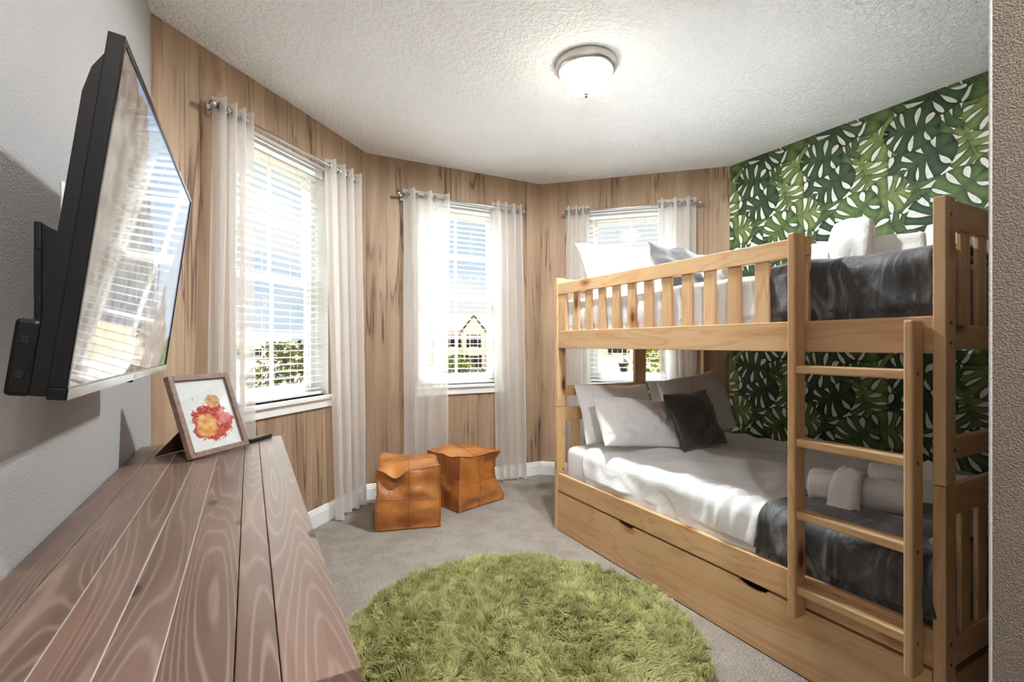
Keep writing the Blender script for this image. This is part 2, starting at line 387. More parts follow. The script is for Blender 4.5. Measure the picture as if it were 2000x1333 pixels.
wall_objs = []
for k, (o, rz, L, nm) in enumerate(WALLS):
    c = L / 2; g = G(); ex = T * 0.41
    y0, y1 = 0.006, T
    k_ = math.tan(R(22.5))
    g.prism([(-y0 * k_, y0), (c - WIN_HW, y0), (c - WIN_HW, y1), (-y1 * k_, y1)], 2, -0.1, H + 0.1)
    g.prism([(c + WIN_HW, y0), (L + y0 * k_, y0), (L + y1 * k_, y1), (c + WIN_HW, y1)], 2, -0.1, H + 0.1)
    g.box((c - WIN_HW, y0, -0.1), (c + WIN_HW, y1, WIN_Z0)); g.box((c - WIN_HW, y0, WIN_Z1), (c + WIN_HW, y1, H + 0.1))
    w = g.put(nm, M['darkwood'], None, o); w.rotation_euler = (0, 0, rz); wall_objs.append(w)
    struct(w, ['oak plank wall left of the bay with the large window', 'oak plank wall in the middle of the bay', 'oak plank wall behind the bunk bed head'][k])
    # planks
    n = 10; edges = [i * L / n + (0 if i in (0, n) else random.uniform(-0.012, 0.012)) for i in range(n + 1)]
    for i in range(n):
        a, b = edges[i] + 0.0007, edges[i + 1] - 0.0007; p = G(); lo, hi = c - WIN_HW, c + WIN_HW
        dy = random.uniform(0.0, 0.0008)
        if b <= lo or a >= hi: p.box((a, dy, 0), (b, 0.0075, H))
        else:
            if a < lo: p.box((a, dy, 0), (lo, 0.0075, H)); a = lo
            if b > hi: p.box((hi, dy, 0), (b, 0.0075, H)); b = hi
            p.box((a, dy, 0), (b, 0.0075, WIN_Z0)); p.box((a, dy, WIN_Z1), (b, 0.0075, H))
        p.put('plank', M['oak'], w)
    # baseboard: stepped profile
    prof = [(0, 0), (-0.016, 0), (-0.016, 0.086), (-0.013, 0.092), (-0.013, 0.100), (-0.009, 0.106), (-0.009, 0.114), (-0.004, 0.122), (0, 0.122)]
    e = 0.0066
    bb = G().prism([(p[0], p[1]) for p in prof], 0, 0.0, L).put('baseboard_' + ['back_left', 'back', 'back_right'][k], M['white'], None, o); bb.rotation_euler = (0, 0, rz)
    struct(bb)
for nm, a, b, rz in (('baseboard_left', (LX, HALLY, 0), Y1 - HALLY, R(90)), ('baseboard_right', (RX, Y1R, 0), Y1R - NEARY, R(-90)), ('baseboard_near', (RX, NEARY, 0), RX - HALLX, R(180))):
    bb = G().prism(prof, 0, 0.0, b).put(nm, M['white'], None, a); bb.rotation_euler = (0, 0, rz); struct(bb)

# windows in local wall frames (x along wall, y outwards)
def window(k):
    o, rz, L, nm = WALLS[k]; c = L / 2; hw = WIN_HW
    w = struct(empty('window_%d' % (k + 1), o, rz), ['single hung white window in the left bay wall', 'single hung white window in the middle bay wall', 'single hung white window behind the bunk bed'][k])
    z0, z1 = WIN_Z0, WIN_Z1; l = 0.004
    lin = G(); lin.box((c - hw, -0.0005, z0), (c - hw + l, T, z1)); lin.box((c + hw - l, -0.0005, z0), (c + hw, T, z1)); lin.box((c - hw, -0.0005, z1 - l), (c + hw, T, z1)); lin.box((c - hw, 0.0, z0), (c + hw, T, z0 + l))
    lin.put('reveal', M['white'], w)
    sl = G(); sl.box((c - hw - 0.035, -0.038, z0 - 0.022), (c + hw + 0.035, 0.06, z0 + 0.004), 0.005); sl.put('sill', M['white'], w)
    G().box((c - hw - 0.02, -0.018, z0 - 0.078), (c + hw + 0.02, 0.003, z0 - 0.022), 0.003).put('apron', M['white'], w)
    ya, yb = 0.100, 0.155; fr = 0.05
    f = G(); a0, a1, b0, b1 = c - hw + l, c + hw - l, z0 + l, z1 - l
    f.box((a0, ya, b0), (a0 + fr, yb, b1)); f.box((a1 - fr, ya, b0), (a1, yb, b1)); f.box((a0 + fr, ya, b0), (a1 - fr, yb, b0 + fr)); f.box((a0 + fr, ya, b1 - fr), (a1 - fr, yb, b1))
    f.put('window_frame', M['vinyl'], w)
    zm = (z0 + z1) / 2 - 0.02; i0, i1 = a0 + fr, a1 - fr
    for nm_, za, zb, y in (('lower_sash', b0 + fr, zm + 0.02, 0.112), ('upper_sash', zm - 0.02, b1 - fr, 0.132)):
        s_ = G(); r = 0.034
        s_.box((i0, y, za), (i0 + r, y + 0.02, zb)); s_.box((i1 - r, y, za), (i1, y + 0.02, zb)); s_.box((i0 + r, y, za), (i1 - r, y + 0.02, za + r)); s_.box((i0 + r, y, zb - r), (i1 - r, y + 0.02, zb))
        so = s_.put(nm_, M['vinyl'], w)
        G().box((c - 0.010, y + 0.004, za + r), (c + 0.010, y + 0.016, zb - r)).put('muntin', M['vinyl'], so)
        zc = (za + zb) / 2
        for xa, xb in ((i0 + r, c - 0.010), (c + 0.010, i1 - r)):
            G().box((xa, y + 0.004, zc - 0.010), (xb, y + 0.016, zc + 0.010)).put('muntin', M['vinyl'], so)
        G().box((i0 + r - 0.004, y + 0.0085, za + r - 0.004), (i1 - r + 0.004, y + 0.0115, zb - r + 0.004)).put('pane', M['pane'], so)
    G().box((c - 0.05, 0.100, zm + 0.004), (c + 0.05, 0.113, zm + 0.022), 0.003).put('latch', M['vinyl'], w)
    return w
for k in range(3): window(k)

# ================================================================ BLINDS, RODS, CURTAINS
slat_me = None
def blind(k, label):
    global slat_me
    o, rz, L, nm = WALLS[k]; c = L / 2; w = WIN_HW * 2 - 0.03
    b = tag(empty('window_blind', (o[0], o[1], WIN_Z0), rz), label, 'blind', 'white slatted blinds in the bay')
    off = (0, 0, WIN_Z0)
    G().box((c - w / 2, 0.034, 2.375), (c + w / 2, 0.088, 2.437), 0.003).put('headrail', M['slat'], b, off=off)
    if slat_me is None:
        g = G(); pr = [(-0.025, -0.0015), (-0.012, 0.0008), (0, 0.0015), (0.012, 0.0008), (0.025, -0.0015), (0.025, 0.0012), (0.012, 0.0036), (0, 0.0043), (-0.012, 0.0036), (-0.025, 0.0012)]
        g.prism(pr, 0, -w / 2, w / 2); me = bpy.data.meshes.new('slat'); me.from_pydata(g.V, [], g.F); me.materials.append(M['slat']); slat_me = me
    z = 0.925; 
    while z < 2.365:
        link('slat', slat_me, b, (c, 0.061, z - WIN_Z0)); z += 0.0435
    G().box((c - w / 2, 0.036, 0.884), (c + w / 2, 0.086, 0.904), 0.004).put('bottom_rail', M['slat'], b, off=off)
    for dx in (-0.30, -0.115, 0.125, 0.30):
        G().tube([(c + dx, 0.034, 0.90), (c + dx, 0.034, 2.38)], 0.0011, 5).tube([(c + dx, 0.088, 0.90), (c + dx, 0.088, 2.38)], 0.0011, 5).put('ladder_cord', M['cord'], b, off=off)
    G().tube([(c - 0.33, 0.022, 1.55), (c - 0.33, 0.022, 2.40)], 0.004, 6).put('tilt_wand', M['slat'], b, off=off)
    return b
blind(0, 'white horizontal slat blind in the window nearest the television')
blind(1, 'white horizontal slat blind in the window above the leather poufs')
blind(2, 'white horizontal slat blind in the window behind the bunk bed')

RODZ, RODY = 2.432, -0.085
def rod(k, t0, t1, label):
    o, rz, L, nm = WALLS[k]
    r = tag(empty('curtain_rod', (o[0], o[1], RODZ), rz), label, 'curtain rod', 'nickel curtain rods over the bay windows')
    G().tube([(t0, RODY, 0), (t1, RODY, 0)], 0.0095, 12).put('rod', M['nickel'], r, smooth=True)
    for t, d in ((t0, -1), (t1, 1)):
        prof = [(0.0095, 0.0), (0.014, 0.002), (0.016, 0.010), (0.016, 0.022), (0.012, 0.028), (0.0, 0.030)]
        n = 14; g = G(); g.grid([[(t + d * z, RODY + rr * math.cos(2 * PI * q / n), rr * math.sin(2 * PI * q / n)) for q in range(n)] for rr, z in prof], closed_v=True); g.put('finial', M['nickel'], r, smooth=True)
        tb = t - d * 0.03
        G().tube([(tb, 0.0, -0.004), (tb, RODY, -0.004)], 0.006, 8).torus((tb, RODY, 0), (1, 0, 0), 0.012, 0.004, 14, 6).box((tb - 0.012, -0.006, -0.03), (tb + 0.012, 0.001, 0.03), 0.002).put('bracket', M['nickel'], r)
    return r
rod(0, 0.262, 1.46, 'thin nickel curtain rod over the window nearest the television')
rod(1, 0.250, 1.365, 'thin nickel curtain rod over the window above the poufs')
rod(2, 0.245, 1.395, 'thin nickel curtain rod over the window behind the bunk')

def curtain(k, ta, tb, ba, bb, folds, amp, seed, label, phase=0.0, ztop=2.487, zbot=0.018):
    o, rz, L, nm = WALLS[k]
    c = tag(empty('sheer_curtain', (o[0], o[1], 0.0), rz), label, 'curtain', 'sheer white curtains')
    nu, nv = 90, 46; u = np.linspace(0, 1, nu); v = np.linspace(0, 1, nv); wb = Wob(seed, 8, 0.5, 2.5)
    P = np.zeros((nv, nu, 3))
    for j, vv in enumerate(v):
        x = (ta + (tb - ta) * u) * (1 - vv) + (ba + (bb - ba) * u) * vv
        ph = 2 * PI * folds * u + phase + 0.9 * vv * np.sin(2 * PI * u * 1.3 + seed) * 0.6
        fold = np.cos(ph)
        sharp = np.sign(fold) * np.abs(fold) ** 0.75
        q = wb(np.stack([u * 3, np.full(nu, vv * 1.6)], -1))
        A = amp * (1.0 - 0.15 * vv)
        P[j, :, 0] = x + 0.35 * (tb - ta) / max(folds, 1) * 0.25 * np.sin(ph * 1.0) + 0.004 * q
        P[j, :, 1] = RODY + A * sharp + 0.006 * q * vv
        sag = 0.010 * (1 - np.abs(fold)) * (1 - vv) ** 6
        P[j, :, 2] = ztop + (zbot - ztop) * vv - sag + (0.006 * q if vv > 0.97 else 0)
    P[:, :, 1] = np.minimum(P[:, :, 1], -0.030)
    g = G(); g.grid(P); cl = g.put('sheer_panel', M['sheer'], c, smooth=True)
    # stitched hem band on the foot
    hb = [[tuple(P[j, i] + np.array([0, -0.0012, 0])) for i in range(nu)] for j in (nv - 2, nv - 1)]
    g2 = G(); g2.grid(hb); g2.put('hem', M['sheer'], c, smooth=True)
    # grommets where the folds cross the rod
    for m_ in range(int(2 * folds)):
        uu = ((m_ + 0.5) * PI - phase) / (2 * PI * folds)
        if 0.01 < uu < 0.99:
            t = ta + (tb - ta) * uu
            sl = 1 if m_ % 2 else -1
            G().torus((t, RODY, RODZ), (0.85, 0.52 * sl, 0), 0.021, 0.0042, 18, 6).put('grommet', M['nickel'], c, smooth=True)
    return c
curtain(0, 0.272, 0.47, 0.225, 0.495, 3.5, 0.034, 1, 'sheer curtain hanging between the television and the nearest window')
curtain(0, 1.135, 1.52, 1.225, 1.60, 4.0, 0.036, 2, 'sheer curtain hanging to the floor left of the front leather pouf', 0.6)
curtain(1, 0.272, 0.66, 0.285, 0.635, 2.5, 0.030, 3, 'see-through sheer curtain hanging down behind the leather poufs', 0.3)
curtain(1, 1.075, 1.385, 1.115, 1.43, 4.0, 0.036, 4, 'sheer curtain hanging to the floor right of the leather poufs', 0.2)
curtain(2, 0.255, 0.475, 0.255, 0.50, 3.5, 0.030, 5, 'sheer curtain at the left of the window behind the bunk', 0.2)
curtain(2, 1.055, 1.372, 1.075, 1.378, 3.0, 0.032, 6, 'sheer curtain at the right of the window behind the bunk', 0.5)

# ================================================================ LEAF PRINT on the right wall (flat ink on the paper)
def leaf_shape(nu=11, nv=5, fingers=5, seed=0):
    """flat monstera leaf: midrib from (0,0) to (0,1); returns verts (x,y), faces, shade 0..1"""
    r = random.Random(seed); V = []; F = []; C = []
    def outline(v, sgn):
        a = R(-128) + (R(90) - R(-128)) * v        # lower lobe round to the tip
        rad = 0.50 + 0.05 * math.sin(a * 2 + 0.4)
        x = math.cos(a) * rad * 1.02; y = 0.36 + math.sin(a) * (rad + (0.16 if a > 0 else -0.03) * abs(math.sin(a)) ** 2)
        return (sgn * max(x, 0.0) if v > 0.98 else sgn * x if x > 0 else sgn * max(x, -0.02) + sgn * 0.10, y)
    for sgn in (-1, 1):
        ed = [0.0] + [(i + 1 + r.uniform(-0.18, 0.18)) / fingers for i in range(fingers - 1)] + [1.0]
        gi_ = [(r.uniform(0.12, 0.26), r.random() < 0.45, (r.uniform(0.021, 0.036) if 0 < i < fingers else 0.0)) for i in range(fingers + 1)]
        for k in range(fingers):
            base = len(V); tone = r.uniform(-0.16, 0.16)
            def gp(u, gi):
                ui, opn, g = gi; t = (u - ui) / ((1.35 if opn else 0.97) - ui)
                return g * math.sin(PI * t) ** 0.75 if 0 < t < 1 else 0.0
            for i in range(nu):
                u = i / (nu - 1)
                for j in range(nv):
                    w = j / (nv - 1); ga, gb = gp(u, gi_[k]), gp(u, gi_[k + 1]); v = ed[k] + ga + (ed[k + 1] - gb - ed[k] - ga) * w
                    e = outline(v, sgn); mrib = (0.0, 0.04 + 0.86 * max(0.0, v - 0.18) / 0.82)
                    c = u ** 0.92; bow = 0.10 * math.sin(PI * u) * (0.3 - v)
                    V.append((mrib[0] + (e[0] - mrib[0]) * c, mrib[1] + (e[1] - mrib[1]) * c + bow))
                    edge = abs(2 * w - 1)
                    C.append(0.86 + tone * 1.4 - 0.75 * edge ** 1.5 * min(1, 0.25 + u * 1.5) - 0.35 * max(0, (u - 0.8) * 5) + 0.10 * math.sin(6 * u + k) + 0.22 * (0.5 - w) - 0.45 * max(0, 0.15 - u) * 6)
            for i in range(nu - 1):
                for j in range(nv - 1):
                    a = base + i * nv + j; F.append((a, a + nv, a + nv + 1, a + 1) if sgn > 0 else (a, a + 1, a + nv + 1, a + nv))
    return V, F, C
def leaf_print():
    shapes = [leaf_shape(seed=s, fingers=f) for s, f in ((1, 6), (2, 5), (3, 6), (4, 7))]
    fings = [6, 5, 6, 7]; r = random.Random(21); TW, TH = 0.54, 0.75
    pal = [((0.012, 0.028, 0.014), (0.115, 0.170, 0.055)), ((0.010, 0.020, 0.014), (0.060, 0.100, 0.044)), ((0.028, 0.048, 0.016), (0.210, 0.260, 0.085)), ((0.015, 0.032, 0.015), (0.150, 0.205, 0.065))]
    pale = [((0.11, 0.15, 0.085), (0.28, 0.33, 0.21)), ((0.16, 0.19, 0.13), (0.36, 0.40, 0.29))]
    items = []
    for i in range(3): items.append((r.uniform(0, TW), (i + r.uniform(0.1, 0.9)) * TH / 3, r.uniform(0, 2 * PI), r.uniform(0.22, 0.28), r.randrange(4), pale[i % 2]))
    cells = [(i, j) for j in range(4) for i in range(3)]; r.shuffle(cells)
    for (i, j) in cells:
        items.append(((i + 0.5 * (j % 2) + r.uniform(-0.22, 0.22)) * TW / 3, (j + r.uniform(0.2, 0.8)) * TH / 4, r.uniform(-1.5, 1.5) + (PI if r.random() < 0.3 else 0), r.uniform(0.225, 0.285), r.randrange(4), pal[r.randrange(4)]))
    V = []; F = []; C = []; n = 0
    for ti in range(-1, 6):
        for tj in range(-1, 5):
            for li, (ly, lz, rot, size, sh, (c0, c1)) in enumerate(items):
                oy, oz = 0.30 + ti * TW + ly, tj * TH + lz
                if oy < NEARY - 0.3 or oy > Y1R + 0.3 or oz < -0.1 or oz > H + 0.35: continue
                sv, sf, sc = shapes[sh]; ca, sa = math.cos(rot), math.sin(rot); x = -0.0006 - li * 0.00004
                base = len(V)
                for (px, py) in sv:
                    a, b = px * size * 1.05, (py - 0.45) * size * 1.12
                    V.append((x, oy + a * ca - b * sa, oz + a * sa + b * ca))
                for t in sc:
                    t = max(0, min(1, t)); C.append(tuple(c0[q] + (c1[q] - c0[q]) * t for q in range(3)) + (1,))
                F += [tuple(base + q for q in f) for f in sf]
                if li >= 3:        # the print leaves the slots of most leaves paper white
                    nb_ = len(V); NU, NV, FG = 11, 5, fings[sh]
                    for sd in range(2):
                        ring = [sv[((sd * FG + k) * NU + NU - 1) * NV + j] for k in range(FG) for j in range(NV)]; b0 = len(V)
                        for (px, py) in [(0.0, 0.04)] + [(q[0] * 0.93, 0.38 + (q[1] - 0.38) * 0.93) for q in ring] + [(0.0, 0.88)]:
                            a, b = px * size * 1.05, (py - 0.45) * size * 1.12; V.append((x + 0.00002, oy + a * ca - b * sa, oz + a * sa + b * ca)); C.append((0.74, 0.725, 0.68, 1))
                        for q in range(len(ring) - 1): F.append((b0, b0 + 1 + q, b0 + 2 + q))
                # pale midrib line and stalk
                base = len(V)
                for (px, py) in ((-0.004, -0.05), (0.004, -0.05), (0.007, 0.0), (-0.007, 0.0), (0.001, 0.86), (-0.001, 0.86)):
                    a, b = px * size * 1.05, (py - 0.45) * size * 1.12; V.append((x - 0.00002, oy + a * ca - b * sa, oz + a * sa + b * ca)); C.append(tuple(q * 1.25 + 0.01 for q in c1) + (1,))
                F += [(base, base + 1, base + 2, base + 3), (base + 3, base + 2, base + 4, base + 5)]
    me = bpy.data.meshes.new('leaf_print'); me.from_pydata(V, [], F)
    at = me.color_attributes.new('Col', 'FLOAT_COLOR', 'POINT'); at.data.foreach_set('color', np.array(C, dtype=np.float32).ravel())
    bm = bmesh.new(); bm.from_mesh(me)
    for co, no in (((0, NEARY, 0), (0, -1, 0)), ((0, Y1R - 0.001, 0), (0, 1, 0)), ((0, 0, H - 0.001), (0, 0, 1)), ((0, 0, 0.12), (0, 0, -1))):
        bmesh.ops.bisect_plane(bm, geom=bm.verts[:] + bm.edges[:] + bm.faces[:], plane_co=co, plane_no=no, clear_outer=True)
    bm.to_mesh(me); bm.free(); me.materials.append(M['print'])
    o = link('leaf_print', me, bpy.data.objects['wall_right'], (RX, 0, 0)); o['kind'] = 'stuff'; o['label'] = 'printed green monstera leaves'
leaf_print()

# ================================================================ BUNK BED
BX0, BX1, BY0, BY1 = 1.79, 3.246, 0.659, 2.737
PT, PW = 0.032, 0.066
BO = ((BX0 + BX1) / 2, (BY0 + BY1) / 2, 0.0)
bed = tag(empty('bunk_bed', BO), 'pine bunk bed with slatted guard rail and ladder against the leaf wall', 'bunk bed')
def wood(name, a, b, axis, bev=0.003, parent=bed):
    return G().box(a, b, bev).put(name, M['pine'][axis], parent, off=BO)
def screws(pts, r=0.006, parent=bed):
    for p, nrm in pts:
        p = Vector(p); n_ = Vector(nrm)
        G().tube([p, p + n_ * 0.0012], r, 10).put('screw_cap', M['brass'], parent, off=BO)
for ya, yb in ((BY0, BY0 + PT), (BY1 - PT, BY1)):
    for xa, xb in ((BX0, BX0 + PW), (BX1 - PW, BX1)):
        wood('lower_post', (xa, ya, 0.0), (xb, yb, 0.812), 2); wood('upper_post', (xa, ya, 0.8145), (xb, yb, 1.668), 2)
RY0, RY1 = BY0 + PT, BY1 - PT
for xf, xb in ((1.797, 1.824), (BX1 - 0.034, BX1 - 0.007)):
    wood('lower_side_rail', (xf, RY0, 0.264), (xb, RY1, 0.376), 1); wood('upper_side_rail', (xf, RY0, 1.203), (xb, RY1, 1.316), 1)
# front guard
wood('guard_rail', (1.795, 1.064, 1.556), (1.822, RY1, 1.628), 1)
wood('guard_slat', (1.799, 2.620, 1.316), (1.820, RY1, 1.556), 2)
wood('guard_slat', (1.799, 1.064, 1.316), (1.820, 1.128, 1.556), 2)
for i in range(11):
    yc = 2.5135 - i * 0.1262; wood('guard_slat', (1.803, yc - 0.031, 1.316), (1.818, yc + 0.031, 1.556), 2, 0.002)
# rear guard
wood('rear_guard_rail', (BX1 - 0.034, RY0, 1.556), (BX1 - 0.007, RY1, 1.628), 1)
for i in range(15):
    yc = 2.58 - i * 0.1262; wood('rear_guard_slat', (BX1 - 0.028, yc - 0.031, 1.316), (BX1 - 0.013, yc + 0.031, 1.556), 2, 0.002)
# head and foot ends
EX0, EX1 = BX0 + PW, BX1 - PW
for nm, ya in (('foot', BY0 + 0.006), ('head', BY1 - PT + 0.006)):
    yb = ya + 0.020
    for za, zb in ((1.576, 1.664), (1.217, 1.290), (0.885, 0.952), (0.718, 0.809), (0.262, 0.350)):
        wood(nm + '_rail', (EX0, ya, za), (EX1, yb, zb), 0)
    for i in range(11):
        xc = 1.951 + i * 0.1215
        if xc + 0.032 > EX1: break
        wood(nm + '_slat', (xc - 0.032, ya + 0.004, 1.290), (xc + 0.032, ya + 0.017, 1.576), 2, 0.002)
        wood(nm + '_slat', (xc - 0.032, ya + 0.004, 0.350), (xc + 0.032, ya + 0.017, 0.718), 2, 0.002)
    wood(nm + '_centre_post', (2.468, ya - 0.002, 0.952), (2.574, yb, 1.217), 2)
# slatted platforms under the mattresses
for z in (1.222, 0.276):
    for i in range(13):
        y = 0.76 + i * 0.155; wood('platform_slat', (1.824, y - 0.035, z), (BX1 - 0.034, y + 0.035, z + 0.018), 0, 0.0)
# ladder: part with stiles and rungs
lad = empty('ladder', (0, 0, 0), 0, bed)
for nm, ya, yb, zt in (('stile', 1.070, 1.099, 1.636), ('stile', 0.714, 0.740, 1.304)):
    wood(nm, (1.728, ya, 0.236), (1.795, yb, zt), 2, 0.006, lad)
for zt in (1.155, 0.891, 0.630, 0.359):
    wood('rung', (1.737, 0.738, zt - 0.030), (1.793, 1.072, zt), 1, 0.005, lad)
screws([((1.757, 0.714, z), (0, -1, 0)) for z in (1.143, 0.875, 0.61, 0.335)], 0.006, lad)
screws([((1.822, BY0, z), (0, -1, 0)) for z in (1.615, 1.295, 1.235, 0.345, 0.285)] + [((1.845, BY0, 0.915), (0, -1, 0))] + [((1.838, RY1, 0.40), (0, -1, 0))])

# trundle drawer standing on the carpet under the bed
tr = tag(empty('trundle_drawer', (BO[0], BO[1], 0)), 'long pine trundle drawer with half-moon finger cutouts under the bunk', 'drawer')
def half(yc, w=0.066, d=0.022, n=10): return [(yc + w * math.cos(PI * k / n), 0.253 - d * math.sin(PI * k / n)) for k in range(n + 1)]
pl = [(RY0 + 0.004, 0.006), (RY1 - 0.004, 0.006), (RY1 - 0.004, 0.253)] + half(2.054) + half(1.290) + [(RY0 + 0.004, 0.253)]
G().prism(pl, 0, 1.798, 1.818).put('front_panel', M['pine'][1], tr, off=BO)
for ya in (RY0 + 0.006, RY1 - 0.024): G().box((1.818, ya, 0.006), (3.0, ya + 0.018, 0.19)).put('side_panel', M['pine'][0], tr, off=BO)
G().box((3.0, RY0 + 0.006, 0.006), (3.018, RY1 - 0.006, 0.19)).put('back_panel', M['pine'][1], tr, off=BO)
G().box((1.818, RY0 + 0.024, 0.03), (3.0, RY1 - 0.024, 0.04)).put('base_panel', M['pine'][1], tr, off=BO)

# ---- mattresses and bedding
def rbox(name, a, b, r, mat, seg=4, parent=None, off=(0, 0, 0)):
    bm = bmesh.new(); bmesh.ops.create_cube(bm, size=1.0); c = [(a[i] + b[i]) / 2 for i in range(3)]; d = [b[i] - a[i] for i in range(3)]
    for v in bm.verts: v.co = Vector((c[0] + v.co.x * d[0] - off[0], c[1] + v.co.y * d[1] - off[1], c[2] + v.co.z * d[2] - off[2]))
    bmesh.ops.bevel(bm, geom=list(bm.edges), offset=r, segments=seg, profile=0.5, affect='EDGES', clamp_overlap=True)
    me = bpy.data.meshes.new(name); bm.to_mesh(me); bm.free(); me.materials.append(mat); me.polygons.foreach_set('use_smooth', [True] * len(me.polygons))
    return link(name, me, parent, off)
MX0, MX1, MY0, MY1 = 1.842, 3.175, 0.700, 2.685
for nm, z0, z1, lb in (('mattress', 0.296, 0.556, 'white mattress on the lower bunk under the dark throw'), ('mattress', 1.242, 1.508, 'white mattress on the upper bunk behind the guard slats')):
    o = rbox(nm, (MX0, MY0, z0), (MX1, MY1, z1), 0.045, M['tick'], 5, None, ((MX0 + MX1) / 2, (MY0 + MY1) / 2, z0)); tag(o, lb, 'mattress')

def drape(name, label, cat, y0, y1, zt, zb, off, mat, seed, wr=0.006, fold=0.0, foldf=5.0, thick=0.004, ny=90, nx=90, edge_wob=0.01, zb_back=None, bunch=None, rail=0.376):
    """cloth laid over a mattress from the front side over the top to the rear side"""
    x0, x1 = MX0 - off, MX1 + off; r = 0.05; zt = zt + off; zb_back = zb if zb_back is None else zb_back
    pts = [(x0, zb + (zt - r - zb) * t) for t in np.linspace(0, 1, 22)]
    pts += [(x0 + r - r * math.cos(a), zt - r + r * math.sin(a)) for a in np.linspace(0, PI / 2, 9)[1:]]
    pts += [(x0 + r + (x1 - x0 - 2 * r) * t, zt) for t in np.linspace(0, 1, 46)[1:]]
    pts += [(x1 - r + r * math.sin(a), zt - r + r * math.cos(a)) for a in np.linspace(0, PI / 2, 7)[1:]]
    pts += [(x1, zt - r + (zb_back - zt + r) * t) for t in np.linspace(0, 1, 8)[1:]]
    pts = np.array(pts); n = len(pts); d = np.gradient(pts, axis=0); nr = np.stack([-d[:, 1], d[:, 0]], 1); nr /= np.linalg.norm(nr, axis=1)[:, None]
    ys = np.linspace(y0, y1, ny); wb = Wob(seed, 14, 1.4, 7.0, 2); w2 = Wob(seed + 50, 6, 0.6, 2.0, 1); w3 = Wob(seed + 90, 10, 2.5, 9.0, 2)
    arc = np.concatenate([[0], np.cumsum(np.linalg.norm(np.diff(pts, axis=0), axis=1))])
    P = np.zeros((n, ny, 3))
    for j, y in enumerate(ys):
        t = j / (ny - 1)
        q = np.stack([arc * 0.9, np.full(n, y)], 1); s_ = np.abs(wb(q)) ** 1.5 * np.sign(wb(q)) * wr + w3(q) * wr * 0.35
        hang = np.clip((zt - 0.02 - pts[:, 1]) / max(zt - zb, 0.05), 0, 1) * (pts[:, 0] < x0 + 0.2)
        fl = np.sin(2 * PI * foldf * (y + 0.05 * np.sin(arc * 5 + seed)) + seed) * fold * (0.25 + hang)
        s_ = np.maximum(s_ + fl + (fold + wr) * 0.9, -off * 0.3)
        if bunch is not None:
            bc, bw, ba, bf = bunch; g_ = math.exp(-((y - bc) / bw) ** 2); ht = np.exp(-((arc - 0.24) / 0.16) ** 2)
            s_ = s_ + ba * g_ * ht * (0.6 + 0.6 * np.sin(2 * PI * bf * (y + 0.25 * arc)))
        ew = edge_wob * float(w2(np.array([0.0])) * 0)
        P[:, j, 0] = pts[:, 0] + nr[:, 0] * s_; P[:, j, 2] = pts[:, 1] + nr[:, 1] * s_
        P[:, j, 1] = y + edge_wob * (2 * t - 1) * w2((arc * 1.7)[:, None])
    low = P[:, :, 2] < rail + 0.03; P[:, :, 0] = np.where(low & (P[:, :, 0] < 2.0), np.maximum(P[:, :, 0], 1.8315), P[:, :, 0])   # tucked behind the side rail
    o_ = ((x0 + x1) / 2, (y0 + y1) / 2, zb)
    g = G(); g.grid(P); o = g.put(name, mat, None, o_, True, o_)
    if thick:
        md = o.modifiers.new('thickness', 'SOLIDIFY'); md.thickness = thick; md.offset = 1.0
    return tag(o, label, cat)
drape('bed_sheet', 'rumpled white sheet over the lower bunk mattress', 'sheet', 0.712, 2.462, 0.556, 0.335, 0.004, M['sheet'], 3, 0.0075, 0.003, 3.1, 0.003, 150, 90, 0.006, bunch=(1.40, 0.20, 0.016, 13.0))
drape('bed_sheet', 'white sheet over the upper bunk mattress seen between the guard slats', 'sheet', 0.712, 2.675, 1.508, 1.275, 0.004, M['sheet'], 8, 0.0040, 0.004, 2.3, 0.003, 130, 80, 0.006, rail=1.316)
drape('throw_blanket', 'dark grey plush throw across the foot of the lower bunk behind the ladder', 'blanket', 0.696, 1.272, 0.556, 0.345, 0.016, M['plush'], 13, 0.005, 0.007, 7.0, 0.008, 90, 90, 0.010, zb_back=0.42)
drape('throw_blanket', 'dark grey plush throw across the foot of the upper bunk', 'blanket', 0.696, 1.245, 1.508, 1.300, 0.016, M['plush'], 17, 0.005, 0.007, 6.0, 0.008, 90, 90, 0.008, zb_back=1.38, rail=1.316)

